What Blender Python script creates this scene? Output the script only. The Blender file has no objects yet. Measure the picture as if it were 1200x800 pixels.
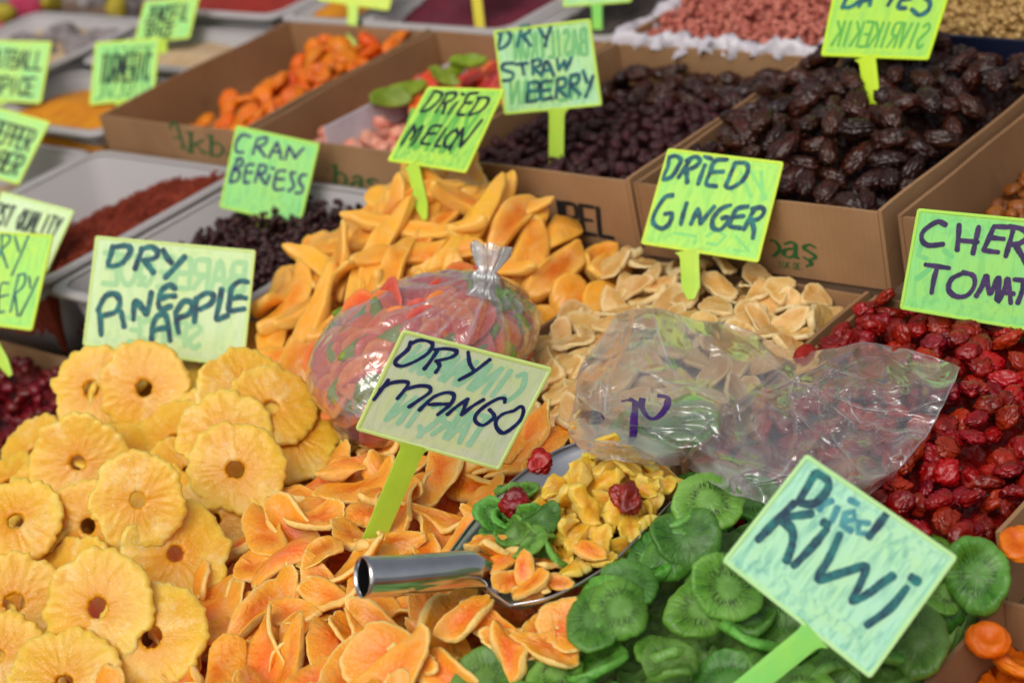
import bpy, math, random
import numpy as np
from mathutils import Matrix, Vector
from mathutils.bvhtree import BVHTree
rng = np.random.default_rng(7)
SC = bpy.context.scene
COL = SC.collection

# ------------------------------------------------------------------ camera
CAM_H = .837                       # height over the rims of the cardboard boxes (z = 0)
AZ, PITCH, ROLL = .7813, .444, -.214
e1 = np.array([math.cos(AZ), -math.sin(AZ)]); e2 = np.array([math.sin(AZ), math.cos(AZ)])
def to_stall(v): return np.array([e1 @ v[:2], e2 @ v[:2], v[2]])
_fw = np.array([0, math.cos(PITCH), -math.sin(PITCH)]); _rt = np.array([1., 0, 0]); _up = np.cross(_rt, _fw)
FW = to_stall(_fw); RT = to_stall(_rt * math.cos(ROLL) + _up * math.sin(ROLL)); UP = to_stall(-_rt * math.sin(ROLL) + _up * math.cos(ROLL))
CP = np.array([0, 0, CAM_H])
FPX = 2400.
cam = bpy.data.cameras.new('camera'); camo = bpy.data.objects.new('camera', cam); COL.objects.link(camo)
cam.sensor_width = 36; cam.lens = 72; cam.clip_start = .05; cam.clip_end = 400
camo.matrix_world = Matrix(((RT[0], UP[0], -FW[0], CP[0]), (RT[1], UP[1], -FW[1], CP[1]), (RT[2], UP[2], -FW[2], CP[2]), (0, 0, 0, 1)))
cam.dof.use_dof = True; cam.dof.focus_distance = 1.83; cam.dof.aperture_fstop = 4.6
SC.camera = camo

# ------------------------------------------------------------------ light
W = bpy.data.worlds.new('World'); SC.world = W; W.use_nodes = True
nt = W.node_tree; bg = nt.nodes['Background']
sky = nt.nodes.new('ShaderNodeTexSky'); sky.sky_type = 'NISHITA'; sky.sun_disc = False
SUN_EL, SUN_AZ = math.radians(52), math.radians(158)
sky.sun_elevation = SUN_EL; sky.sun_rotation = SUN_AZ; sky.dust_density = 4; sky.air_density = 1.0; sky.ozone_density = .4
hs = nt.nodes.new('ShaderNodeHueSaturation'); hs.inputs['Saturation'].default_value = .28
nt.links.new(sky.outputs[0], hs.inputs['Color']); nt.links.new(hs.outputs[0], bg.inputs['Color'])
bg.inputs['Strength'].default_value = .12
sl = bpy.data.lights.new('sun', 'SUN'); sl.energy = 1.35; sl.angle = math.radians(40); sl.color = (1, .95, .87)
so = bpy.data.objects.new('sun', sl); COL.objects.link(so)
sd = Vector((math.sin(SUN_AZ) * math.cos(SUN_EL), math.cos(SUN_AZ) * math.cos(SUN_EL), math.sin(SUN_EL)))
so.rotation_euler = sd.to_track_quat('Z', 'Y').to_euler(); so.location = (0, 0, 5)
SC.view_settings.view_transform = 'Standard'; SC.view_settings.look = 'None'
SC.view_settings.exposure = -0.12; SC.view_settings.gamma = 1; SC.view_settings.use_curve_mapping = False
SC.render.engine = 'CYCLES'
SC.cycles.use_denoising = True
SC.cycles.max_bounces = 8; SC.cycles.transparent_max_bounces = 24; SC.cycles.transmission_bounces = 6
SC.cycles.caustics_reflective = False; SC.cycles.caustics_refractive = False

# ------------------------------------------------------------------ helpers
def ray(px, py): return FW + RT * ((px - 600) / FPX) + UP * ((400 - py) / FPX)
def at(px, py, z): d = ray(px, py); return CP + d * ((z - CAM_H) / d[2])
def onplane(px, py, P0, n): d = ray(px, py); return CP + d * (((P0 - CP) @ n) / (d @ n))
def proj(P):
    d = np.asarray(P) - CP; z = d @ FW
    return 600 + FPX * (d @ RT) / z, 400 - FPX * (d @ UP) / z

def srgb(r, g, b):
    f = lambda c: (c / 255 / 12.92) if c / 255 <= .04045 else ((c / 255 + .055) / 1.055) ** 2.4
    return (f(r), f(g), f(b), 1)

class sn:                                             # cheap smooth noise: sum of random plane waves
    def __init__(s, freq, seed, n=10):
        g = np.random.default_rng(seed); k = g.normal(size=(n, 3)); k /= np.linalg.norm(k, axis=1)[:, None]
        s.k = k * (freq * g.uniform(.6, 1.5, (n, 1))) * 6.283; s.p = g.uniform(0, 6.28, n); s.n = n
    def __call__(s, P): return np.sin(P @ s.k.T + s.p).sum(-1) / math.sqrt(s.n)

def mesh(name, V, F, mats=(), attrs=None, smooth=True, mi=None):
    me = bpy.data.meshes.new(name)
    V = np.asarray(V, dtype=np.float32)
    me.from_pydata(V.tolist(), [], [list(map(int, f)) for f in F])
    if smooth: me.polygons.foreach_set('use_smooth', np.ones(len(me.polygons), dtype=bool))
    for m in mats: me.materials.append(m)
    if mi is not None: me.polygons.foreach_set('material_index', np.asarray(mi, dtype=np.int32))
    for k, a in (attrs or {}).items():
        a = np.asarray(a, dtype=np.float32)
        t = me.attributes.new(k, 'FLOAT_VECTOR' if a.ndim == 2 else 'FLOAT', 'POINT')
        t.data.foreach_set('vector' if a.ndim == 2 else 'value', a.ravel())
    me.update(); return me

def link(name, me, parent=None, M=None, **props):
    o = bpy.data.objects.new(name, me); COL.objects.link(o)
    if parent is not None: o.parent = parent
    if M is not None: o.matrix_local = M
    for k, v in props.items():
        if v: o[k] = v
    return o
def tag(o, label, cat, group=None):
    o['label'] = label; o['category'] = cat
    if group: o['group'] = group
    return o
def empty(name, loc, label, cat, group=None, rz=0):
    o = bpy.data.objects.new(name, None); COL.objects.link(o); o.empty_display_size = .05
    o.matrix_local = Matrix.Translation(Vector(loc)) @ Matrix.Rotation(rz, 4, 'Z')
    return tag(o, label, cat, group)

# ------------------------------------------------------------------ materials
class NT:
    def __init__(s, name):
        s.m = bpy.data.materials.new(name); s.m.use_nodes = True; s.t = s.m.node_tree
        s.b = s.t.nodes['Principled BSDF']; s.out = s.t.nodes['Material Output']
    def n(s, typ, ins=None, **kw):
        x = s.t.nodes.new('ShaderNode' + typ)
        for k, v in kw.items(): setattr(x, k, v)
        for k, v in (ins or {}).items():
            if isinstance(v, bpy.types.NodeSocket): s.t.links.new(v, x.inputs[k])
            else: x.inputs[k].default_value = v
        return x
    def set(s, **kw):
        for k, v in kw.items():
            k = k.replace('_', ' ')
            if isinstance(v, bpy.types.NodeSocket): s.t.links.new(v, s.b.inputs[k])
            else: s.b.inputs[k].default_value = v
    def noise(s, scale, vec=None, detail=4, rough=.55, dist=0):
        if vec is None: vec = s.n('TexCoord').outputs['Object']
        return s.n('TexNoise', {'Vector': vec, 'Scale': scale, 'Detail': detail, 'Roughness': rough, 'Distortion': dist}).outputs['Fac']
    def ramp(s, fac, a, b):
        return s.n('MapRange', {'Value': fac, 'From Min': a, 'From Max': b}).outputs[0]
    def mix(s, fac, a, b, blend='MIX'):
        x = s.n('Mix', data_type='RGBA', blend_type=blend)
        for k, v in ((0, fac), (6, a), (7, b)):
            if isinstance(v, bpy.types.NodeSocket): s.t.links.new(v, x.inputs[k])
            else: x.inputs[k].default_value = v
        return x.outputs[2]
    def math(s, op, a, b=0., c=0.):
        x = s.n('Math', operation=op)
        for i, v in enumerate((a, b, c)):
            if isinstance(v, bpy.types.NodeSocket): s.t.links.new(v, x.inputs[i])
            else: x.inputs[i].default_value = v
        return x.outputs[0]
    def bump(s, h, strength=.4, dist=.002):
        s.set(Normal=s.n('Bump', {'Height': h, 'Strength': strength, 'Distance': dist}).outputs[0])
    def rnd(s): return s.n('ObjectInfo').outputs['Random']
    def attr(s, name, vec=False): return s.n('Attribute', attribute_name=name).outputs['Vector' if vec else 'Fac']

def food(name, c1, c2, edge=None, c3=None, sss=.25, rough=.5, ns=40, bump=.35, bs=220, sugar=0, rad=(.012, .006, .003), coat=0, grad=None, e0=.72):
    t = NT(name)
    base = t.mix(t.ramp(t.noise(ns), .35, .65), c1, c2)
    if c3: base = t.mix(t.ramp(t.rnd(), .45, 1.0), base, c3)
    hv = t.n('HueSaturation', {'Color': base, 'Value': t.math('MULTIPLY_ADD', t.rnd(), .3, .85), 'Hue': t.math('MULTIPLY_ADD', t.math('FRACT', t.math('MULTIPLY', t.rnd(), 17.3)), .014, .493), 'Saturation': 1.0})
    base = hv.outputs[0]
    if grad: base = t.mix(t.math('MULTIPLY', t.ramp(t.math('MULTIPLY_ADD', t.noise(55, detail=3), .5, t.attr('rim')), .45, 1.15), .8), base, grad)
    if edge: base = t.mix(t.ramp(t.attr('rim'), e0, 1.0), base, edge)
    if sugar:
        sp = t.ramp(t.noise(700, detail=2), .66, .74)
        pt = t.ramp(t.noise(60, detail=5, rough=.7), .5, .7)
        f = t.math('MULTIPLY', t.math('MAXIMUM', t.math('MULTIPLY', pt, .45), sp), sugar)
        base = t.mix(f, base, (.75, .66, .5, 1))
    t.set(Base_Color=base, Roughness=rough, Subsurface_Weight=sss, Subsurface_Radius=rad, Subsurface_Scale=1.0, IOR=1.42)
    if coat: t.set(Coat_Weight=coat, Coat_Roughness=.15)
    t.b.subsurface_method = 'RANDOM_WALK'
    h = t.math('ADD', t.noise(bs, detail=4, rough=.6), t.math('MULTIPLY', t.noise(bs * .25, detail=3), 1.6))
    t.bump(h, bump, .002)
    return t.m

def mat_pine():
    t = NT('candied_pineapple')
    pol = t.attr('pol', True)
    fib = t.noise(3.0, t.n('Mapping', {'Vector': pol, 'Scale': (5, 5, 1.2)}).outputs[0], 6, .7)
    blot = t.noise(35, detail=5, rough=.65)
    rho = t.n('SeparateXYZ', {'Vector': pol}).outputs['Z']
    base = t.mix(t.ramp(t.math('MULTIPLY_ADD', fib, .35, rho), .35, 1.1), srgb(226, 152, 0), srgb(240, 194, 54))
    base = t.mix(t.math('MULTIPLY', t.ramp(t.noise(18, detail=4, rough=.6, dist=.6), .52, .72), .6), base, srgb(222, 150, 10))
    base = t.mix(t.math('MULTIPLY', t.ramp(blot, .5, .72), .6), base, srgb(246, 214, 104))
    base = t.mix(t.math('MULTIPLY', t.rnd(), .4), base, srgb(224, 164, 36))
    base = t.mix(t.math('MULTIPLY', t.ramp(t.math('MULTIPLY_ADD', fib, .3, rho), 1.02, 1.26), .6), base, srgb(244, 216, 128))
    sp = t.ramp(t.noise(520, detail=3), .62, .7); patch = t.ramp(t.noise(26, detail=6, rough=.75), .55, .66)
    base = t.mix(t.math('MULTIPLY', t.math('MAXIMUM', sp, t.math('MULTIPLY', patch, .6)), .5), base, srgb(252, 242, 206))
    t.set(Base_Color=base, Coat_Weight=.15, Coat_Roughness=.2, Roughness=t.math('MULTIPLY_ADD', blot, .4, .2), Subsurface_Weight=.6, Subsurface_Radius=(.012, .007, .002), Subsurface_Scale=1., IOR=1.45)
    t.bump(t.math('ADD', t.math('MULTIPLY', fib, .35), t.math('ADD', t.math('MULTIPLY', t.noise(300, detail=5, rough=.65), .8), t.math('MULTIPLY', t.noise(60, detail=4), 1.6))), .42, .0022)
    return t.m
def mat_kiwi():
    t = NT('dried_kiwi')
    pol = t.attr('pol', True)
    r = t.n('SeparateXYZ', {'Vector': pol}).outputs['Z']
    fib = t.noise(2.5, t.n('Mapping', {'Vector': pol, 'Scale': (6, 6, .8)}).outputs[0], 5, .6)
    base = t.mix(t.ramp(fib, .3, .7), srgb(38, 92, 14), srgb(84, 144, 36))
    base = t.mix(t.ramp(t.noise(30), .4, .7), base, srgb(104, 156, 66))
    ctr = t.ramp(r, .38, .2); base = t.mix(t.math('MULTIPLY', ctr, .55), base, srgb(112, 160, 84))
    base = t.mix(t.math('MULTIPLY', t.ramp(r, .86, 1.0), .5), base, srgb(104, 160, 66))
    band = t.math('MULTIPLY', t.ramp(r, .3, .4), t.ramp(r, .66, .54))
    seeds = t.ramp(t.noise(4.5, t.n('Mapping', {'Vector': pol, 'Scale': (5.5, 5.5, 1.5)}).outputs[0], 2, .5), .5, .55)
    base = t.mix(t.math('MULTIPLY', t.math('MULTIPLY', t.math('MULTIPLY', band, seeds), t.math('MULTIPLY_ADD', t.rnd(), .6, .4)), 1.0), base, srgb(22, 26, 14))
    hv = t.n('HueSaturation', {'Color': base, 'Value': t.math('MULTIPLY_ADD', t.rnd(), .75, .72), 'Hue': t.math('MULTIPLY_ADD', t.math('FRACT', t.math('MULTIPLY', t.rnd(), 13.1)), .03, .48), 'Saturation': 1.0}).outputs[0]
    sp = t.ramp(t.noise(600, detail=2), .62, .75)
    base = t.mix(t.math('MULTIPLY', sp, .18), hv, (.6, .7, .5, 1))
    t.set(Base_Color=base, Coat_Weight=.25, Coat_Roughness=.18, Roughness=.32, Subsurface_Weight=.3, Subsurface_Radius=(.003, .008, .002), Subsurface_Scale=1., IOR=1.42)
    t.bump(t.math('ADD', t.math('MULTIPLY', fib, 1.6), t.noise(260, detail=4)), .55, .002)
    return t.m
def plain(name, col, rough=.6, col2=None, ns=30, bump=0, bs=100, metallic=0, sss=0, spec=.5, detail=5):
    t = NT(name); c = col
    if col2: c = t.mix(t.ramp(t.noise(ns, detail=detail), .35, .68), col, col2)
    t.set(Base_Color=c, Roughness=rough, Metallic=metallic, Specular_IOR_Level=spec)
    if sss: t.set(Subsurface_Weight=sss, Subsurface_Radius=(.005, .005, .004), Subsurface_Scale=1.)
    if bump: t.bump(t.noise(bs, detail=4), bump, .001)
    return t.m
def mat_card():
    t = NT('kraft_cardboard')
    n1 = t.noise(6, detail=6); n2 = t.noise(300, detail=2)
    c = t.mix(t.ramp(n1, .3, .7), srgb(136, 98, 62), srgb(156, 117, 79))
    c = t.mix(t.math('MULTIPLY', t.ramp(t.noise(3.5, detail=8, rough=.65), .5, .66), .5), c, srgb(176, 136, 96))
    c = t.mix(t.math('MULTIPLY', t.ramp(t.noise(18, detail=6, rough=.7), .58, .72), .35), c, srgb(92, 64, 42))
    st = t.n('TexWave', {'Vector': t.n('TexCoord').outputs['Object'], 'Scale': 42., 'Distortion': .6, 'Detail': 1.}, wave_type='BANDS', bands_direction='X').outputs['Fac']
    c = t.mix(t.math('MULTIPLY', st, .07), c, srgb(110, 84, 60))
    t.set(Base_Color=c, Roughness=.82)
    t.bump(t.math('ADD', n2, t.math('MULTIPLY', st, .5)), .18, .0008)
    return t.m
def mat_film(name, haze=.1, k=1.0, refl=.5, rough=.12, rough2=0):
    t = NT(name); t.t.nodes.remove(t.b)
    wr = t.math('ADD', t.noise(26, detail=4, rough=.55, dist=1.6), t.math('MULTIPLY', t.noise(9, detail=4, dist=2.5), 1.6))
    bp = t.n('Bump', {'Height': wr, 'Strength': .3 * k, 'Distance': .008}).outputs[0]
    gl = t.n('BsdfGlossy', {'Color': (1, 1, 1, 1), 'Roughness': rough, 'Normal': bp}).outputs[0]
    tr = t.n('BsdfTransparent', {'Color': (.975, .975, .975, 1)}).outputs[0]
    df = t.n('BsdfTranslucent', {'Color': (.8, .8, .83, 1), 'Normal': bp}).outputs[0]
    dd = t.n('BsdfDiffuse', {'Color': (.8, .8, .83, 1), 'Normal': bp}).outputs[0]
    fc = t.n('LayerWeight', {'Blend': .5, 'Normal': bp}).outputs['Facing']
    fr = t.math('MULTIPLY_ADD', t.math('POWER', fc, 4.), .85, .085)
    d2 = t.n('MixShader', {0: .5, 1: df, 2: dd}).outputs[0]
    a = t.n('MixShader', {0: t.math('ADD', t.math('MULTIPLY', t.ramp(t.noise(7, detail=5, dist=1), .25, .75), haze * 2), t.math('MULTIPLY', t.attr('crease_glint'), .75)), 1: tr, 2: d2}).outputs[0]  # white mixed into the film along folds, a painted highlight
    g2 = t.n('BsdfGlossy', {'Color': (1, 1, 1, 1), 'Roughness': rough2, 'Normal': bp}).outputs[0]
    gl = t.n('MixShader', {0: .4, 1: gl, 2: g2}).outputs[0] if rough2 else gl
    b = t.n('MixShader', {0: t.math('MINIMUM', t.math('MULTIPLY', fr, refl * 2), .8), 1: a, 2: gl}).outputs[0]
    t.t.links.new(b, t.out.inputs['Surface'])
    return t.m
def mat_tub():
    t = NT('cloudy_plastic')
    t.set(Base_Color=srgb(214, 207, 206), Roughness=.32, Transmission_Weight=.4, IOR=1.15)
    return t.m
def mat_panel(name, ctr, rimc, stain, amt):
    t = NT(name)
    uv = t.attr('puv', True)
    sx = t.n('SeparateXYZ', {'Vector': uv})
    edge = t.ramp(sx.outputs['Z'], .0, .22)          # distance from the moulded rim
    blot = t.noise(2.2, uv, 5, .6)
    c = t.mix(t.math('MULTIPLY', edge, t.ramp(blot, .1, .6)), rimc, ctr)
    st = t.noise(2.5, t.n('Mapping', {'Vector': uv, 'Scale': (9, 1.6, 1)}).outputs[0], 4, .6, .6)
    c = t.mix(t.math('MULTIPLY', t.math('MULTIPLY', t.ramp(st, .45, .68), edge), amt), c, stain)
    dirt = t.ramp(t.noise(9, uv, 6, .8), .66, .78)
    c = t.mix(t.math('MULTIPLY', dirt, .35), c, srgb(120, 120, 60))
    sc_ = t.ramp(t.noise(26, t.n('Mapping', {'Vector': uv, 'Scale': (1, 4, 1), 'Rotation': (0, 0, .7)}).outputs[0], 3, .8), .68, .74)
    c = t.mix(t.math('MULTIPLY', sc_, .3), c, srgb(90, 110, 70))
    t.set(Base_Color=c, Roughness=.38, Subsurface_Weight=.3, Subsurface_Radius=(.006, .008, .004), Subsurface_Scale=1.)
    t.bump(t.noise(20, uv, 5), .12, .001)
    return t.m
def mat_ink(name, c1, c2, rough=.5):
    t = NT(name)
    n = t.noise(90, detail=4, rough=.7)
    t.set(Base_Color=t.mix(t.ramp(n, .38, .66), c1, c2), Roughness=rough)
    return t.m

M_PINE = mat_pine(); M_KIWI = mat_kiwi(); M_CARD = mat_card(); M_TUB = mat_tub()
M_MANGO = food('dried_mango', srgb(222, 100, 12), srgb(238, 140, 18), srgb(246, 208, 124), srgb(230, 116, 34), grad=srgb(246, 178, 52), e0=.92, sss=.5, rough=.36, coat=.15, sugar=.4, ns=38, bump=.6, rad=(.005, .003, .001))
M_MELON = food('dried_melon', srgb(226, 116, 4), srgb(242, 160, 22), srgb(242, 192, 92), srgb(240, 176, 52), sss=.6, grad=srgb(246, 184, 74), e0=.95, rough=.34, coat=.15, sugar=.35, bump=.4, bs=110, rad=(.008, .004, .001), ns=22)
M_GINGER = food('candied_ginger', srgb(202, 150, 74), srgb(222, 180, 108), srgb(234, 206, 150), None, sss=.25, rough=.42, sugar=.55, bump=.4)
M_TOMATO = food('dried_cherry_tomato', srgb(106, 5, 6), srgb(150, 17, 8), None, srgb(162, 30, 8), sss=.08, rough=.34, ns=60, bump=.6, bs=190, coat=.22, rad=(.006, .001, .001))
M_SOUR = food('dried_sour_cherry', srgb(92, 8, 14), srgb(120, 14, 20), None, None, sss=.1, rough=.3, bump=.6, coat=.3, rad=(.004, .001, .001))
M_DATE = food('medjool_date', srgb(42, 17, 10), srgb(74, 33, 16), None, srgb(36, 16, 12), sss=0, rough=.34, ns=70, bump=.9, bs=130, coat=.2)
M_STRAW = food('dried_strawberry', srgb(44, 16, 20), srgb(70, 28, 32), None, None, sss=0, rough=.55, bump=.8)
M_CRAN = plain('cranberry', srgb(36, 12, 16), .5, srgb(70, 20, 24), 90, .6, 150)
M_RAISIN = food('golden_raisin', srgb(126, 66, 16), srgb(164, 96, 34), None, srgb(100, 52, 20), sss=.15, rough=.4, bump=.6, coat=.1)
M_APRI = food('dried_apricot', srgb(214, 96, 2), srgb(234, 132, 10), None, srgb(206, 84, 4), sss=.2, rough=.46, bump=.35, bs=120)
M_PEANUT = plain('pink_peanut', srgb(172, 84, 70), .6, srgb(206, 128, 108), 60, .4)
M_BEAN = plain('pale_nut', srgb(196, 160, 96), .6, srgb(160, 122, 70), 60, .4)
M_CHILI = plain('chili_flakes', srgb(104, 30, 10), .9, srgb(158, 58, 24), 260, 1, 300)
M_TURM = plain('turmeric_powder', srgb(196, 116, 6), .95, srgb(214, 140, 10), 40, .6, 200)
M_BEIGE = plain('beige_powder', srgb(182, 150, 112), .95, srgb(200, 174, 140), 30, .4, 200)
M_PEPPER = plain('pepper_corn', srgb(44, 36, 34), .8, srgb(84, 70, 64), 260, 1, 300)
M_SUMAC = plain('sumac', srgb(84, 16, 34), .9, srgb(110, 26, 46), 90, .8, 300)
M_REDPOW = plain('red_pepper_powder', srgb(132, 26, 16), .9, srgb(150, 40, 24), 60, .6, 300)
M_LOKUM = food('pink_delight', srgb(206, 120, 98), srgb(222, 156, 136), None, None, sss=.3, rough=.7, sugar=.7)
M_CRED = food('candied_red', srgb(176, 22, 22), srgb(204, 48, 40), srgb(214, 84, 60), srgb(222, 88, 26), sss=.25, rough=.35, bump=.25, sugar=.15)
M_CREDB = food('candied_pink', srgb(176, 34, 36), srgb(206, 70, 62), srgb(216, 100, 84), srgb(210, 84, 40), sss=.3, rough=.4, bump=.25, sugar=.2)
M_CORANGE = food('candied_orange', srgb(218, 76, 22), srgb(232, 108, 40), srgb(238, 140, 70), None, sss=.3, rough=.35, bump=.25, sugar=.15)
M_CGREEN = food('candied_green', srgb(104, 128, 14), srgb(132, 152, 36), None, None, sss=.25, rough=.4, bump=.25)
M_STEEL = plain('polished_steel', (.62, .62, .64, 1), .16, (.5, .5, .52, 1), 30, .04, 60, metallic=1)
M_PAN = plain('brushed_steel', (.72, .72, .74, 1), .34, (.6, .6, .62, 1), 30, .05, 60, metallic=1)
M_LINER = plain('white_liner', srgb(214, 208, 214), .4, srgb(188, 180, 188), 20, .6, 20, sss=.2)
M_NAVY = plain('navy_plastic', srgb(14, 20, 46), .45)
M_GREENP = plain('green_print', srgb(24, 84, 36), .7, srgb(32, 96, 44), 200)
M_BLACKP = plain('black_print', srgb(26, 22, 22), .7)
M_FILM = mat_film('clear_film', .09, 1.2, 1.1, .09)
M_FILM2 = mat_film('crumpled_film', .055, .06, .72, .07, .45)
M_INK = mat_ink('marker_teal', srgb(8, 46, 74), srgb(22, 126, 120))
M_INKB = mat_ink('marker_blue', srgb(20, 24, 84), srgb(18, 48, 104))
M_INKK = mat_ink('marker_black', srgb(14, 22, 34), srgb(20, 48, 56))
M_INKV = mat_ink('marker_violet', srgb(30, 26, 70), srgb(74, 40, 98))
M_GHOST = mat_ink('faded_teal', srgb(92, 178, 138), srgb(128, 200, 152))
M_GHOST2 = mat_ink('faded_green', srgb(88, 168, 70), srgb(120, 190, 84))
M_PURP = mat_ink('marker_purple', srgb(54, 14, 96), srgb(70, 24, 110), .3)

# ------------------------------------------------------------------ shapes
def slab(nt_, prof, R):
    """prof: list of (rho, z), R(theta)->(x,y) of the outline. rho runs from hole/centre over the top to the rim and back underneath."""
    th = np.linspace(0, 2 * math.pi, nt_, endpoint=False)
    X, Y = R(th); V = []; P = []
    closed = prof[0][0] > 1e-6
    for rho, z in prof:
        if rho < 1e-6: V.append([[0, 0, z]]); P.append([[0, 0, 0]])
        else:
            V.append(np.stack([X * rho, Y * rho, np.full(nt_, z)], 1)); P.append(np.stack([np.cos(th), np.sin(th), np.full(nt_, rho)], 1))
    F = []; off = np.cumsum([0] + [len(v) for v in V])
    idx = list(range(len(V)))
    pairs = list(zip(idx[:-1], idx[1:])) + ([(idx[-1], idx[0])] if closed else [])
    for a, b in pairs:
        oa, ob = off[a], off[b]
        for i in range(nt_):
            j = (i + 1) % nt_
            if len(V[a]) == 1: F.append((oa, ob + i, ob + j))
            elif len(V[b]) == 1: F.append((oa + i, ob, oa + j))
            else: F.append((oa + i, ob + i, ob + j, oa + j))
    return np.concatenate(V).astype(float), F, np.concatenate(P).astype(float)

def profile(hole, t, n=6, e=.14, er=None):
    """rounded slab cross-section of thickness t"""
    rs = np.linspace(hole if hole else 0, 1 - e, n)
    top = [(r, t / 2) for r in rs]
    if hole: top[0] = (hole, t * .28); top.insert(1, (hole + .035, t / 2 * .95))
    arc = [(1 - e + e * math.sin(a), t / 2 * math.cos(a)) for a in np.linspace(.45, math.pi - .45, 5)]
    bot = [(r, -z) for r, z in reversed(top)]
    return top + arc + bot

def bend(V, axis, k):
    """roll the sheet about the other axis with curvature k (1/m)"""
    if abs(k) < 1e-4: return V
    a, b = axis, 1 - axis
    V = V.copy(); x = V[:, a] * k; r = 1 / k - V[:, 2]
    V[:, a] = np.sin(x) * r; V[:, 2] = 1 / k - np.cos(x) * r
    return V
def twist(V, k):
    V = V.copy(); a = V[:, 0] * k; y = V[:, 1].copy(); z = V[:, 2].copy()
    V[:, 1] = y * np.cos(a) - z * np.sin(a); V[:, 2] = y * np.sin(a) + z * np.cos(a); return V

def make_pine(seed, hi=True):
    g = np.random.default_rng(seed); r0 = .0485 * g.uniform(.9, 1.07)
    ph = g.uniform(0, 6.28, 8); nl = int(g.integers(13, 18))
    bite = g.uniform(0, 6.28); bamt = g.choice([0, 0, .12, .2])
    tears = [(g.uniform(.02, .09), g.uniform(0, 6.28), g.uniform(.002, .02)) for _ in range(6)]
    def R(th):
        r = r0 * (1 + .02 * np.sin(2 * th + ph[0]) + .016 * np.sin(3 * th + ph[1]) + .012 * np.abs(np.sin(nl / 2 * th + ph[2] + .6 * np.sin(2 * th))) + .018 * np.sin(7 * th + ph[3]) + .014 * np.sin(23 * th + ph[4]) + .010 * np.sin(37 * th + ph[5]) - bamt * np.exp(-((np.cos(th - bite) - 1) / .06) ** 2) - sum(d_ * np.exp(-((np.cos(th - b_) - 1) / w_) ** 2) for d_, b_, w_ in tears))
        return r * np.cos(th), r * np.sin(th)
    V, F, P = slab(120, profile(.15 + .05 * g.random(), .0078, 10, .1), R)
    # wobble the hole, radial furrows, crumbly rim
    n1 = sn(3, seed); n2 = sn(60, seed + 1); n3 = sn(150, seed + 2); n4 = sn(14, seed + 4)
    rad = n1(P * [2.6, 2.6, .5]); sgn = np.sign(V[:, 2])
    V[:, 2] += sgn * (.00025 * rad * P[:, 2] + .0007 * n2(V) * P[:, 2] ** 2 + .0004 * n3(V) + .00025 * np.sin(np.arctan2(P[:, 1], P[:, 0]) * nl + 2 * n1(P)) * P[:, 2])
    V[:, :2] *= (1 + .012 * n2(V * 1.0)[:, None] * (P[:, 2:3] > .8) + .14 * n4(V * .9)[:, None] * (P[:, 2:3] < .26))
    V = bend(V, 0, g.uniform(-5, 5)); V = bend(V, 1, g.uniform(-4, 4)); V = twist(V, g.uniform(-3, 3))
    V[:, 2] += .0022 * sn(9, seed + 3)(V)
    return mesh('pineapple_ring', V, F, [M_PINE], {'pol': P, 'rim': P[:, 2]})

def make_leafy(name, m, L, Wd, t, seed, curl=(10, 40), lcurl=(-6, 10), tw=8, ruff=.12, jag=.05, nt_=64, taper=.4, n=6, wav=.003):
    g = np.random.default_rng(seed)
    L = L * g.uniform(.75, 1.2) / 2; Wd = Wd * g.uniform(.75, 1.25) / 2; tp = g.uniform(-taper, taper); ph = g.uniform(0, 6.28, 6); pw = g.uniform(.75, 1.1)
    def R(th):
        c, s = np.cos(th), np.sin(th)
        x = np.sign(c) * np.abs(c) ** pw; y = np.sign(s) * np.abs(s) ** pw
        f = 1 + ruff * np.sin(2 * th + ph[0]) * .7 + ruff * np.sin(3 * th + ph[1]) * .6 + jag * np.sin(7 * th + ph[2]) + jag * .7 * np.sin(13 * th + ph[3]) + jag * .5 * np.sin(21 * th + ph[4])
        return L * x * f, Wd * y * f * (1 + tp * x) + .12 * L * np.sin(1.7 * x + ph[5])
    V, F, P = slab(nt_, profile(0, t, n, .1), R)
    r = P[:, 2]
    th_noise = sn(1 / L * .35, seed + 5)(V)
    V[:, 2] *= 1 + .35 * th_noise
    # ruffled rim
    V[:, 2] += wav * sn(1 / Wd * .3, seed + 6)(V) * r ** 1.5
    V[:, 2] += .0004 * sn(150, seed + 7)(V)
    V = bend(V, 1, g.choice([-1, 1], p=[.3, .7]) * g.uniform(*curl)); V = bend(V, 0, g.uniform(*lcurl)); V = twist(V, g.uniform(-tw, tw))
    V -= V.mean(0)
    return mesh(name, V, F, [m], {'pol': P, 'rim': r})

def make_kiwi(seed):
    g = np.random.default_rng(seed); a = .027 * g.uniform(.9, 1.15); b = a * g.uniform(.78, .98); ph = g.uniform(0, 6.28, 6)
    def R(th):
        f = 1 + .03 * np.sin(2 * th + ph[0]) + .03 * np.sin(3 * th + ph[1]) + .018 * np.sin(8 * th + ph[2]) + .012 * np.sin(15 * th + ph[3])
        return a * np.cos(th) * f, b * np.sin(th) * f
    V, F, P = slab(72, profile(0, .0062, 8, .12), R)
    s = np.sign(V[:, 2])
    V[:, 2] += s * (.0006 * sn(3, seed)(P * [3, 3, .6]) * P[:, 2] - .0012 * (P[:, 2] < .55) * (P[:, 2] > .2) * .6 + .0009 * (P[:, 2] > .75))
    V[:, 2] += .0048 * sn(16, seed + 2)(V) * P[:, 2] ** 1.3
    V = bend(V, 0, g.choice([-1, 1]) * g.uniform(8, 48 if seed % 3 else 14)); V = bend(V, 1, g.uniform(-16, 16)); V = twist(V, g.uniform(-18, 18))
    V -= V.mean(0)
    return mesh('kiwi_slice', V, F, [M_KIWI], {'pol': P, 'rim': P[:, 2]})

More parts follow.
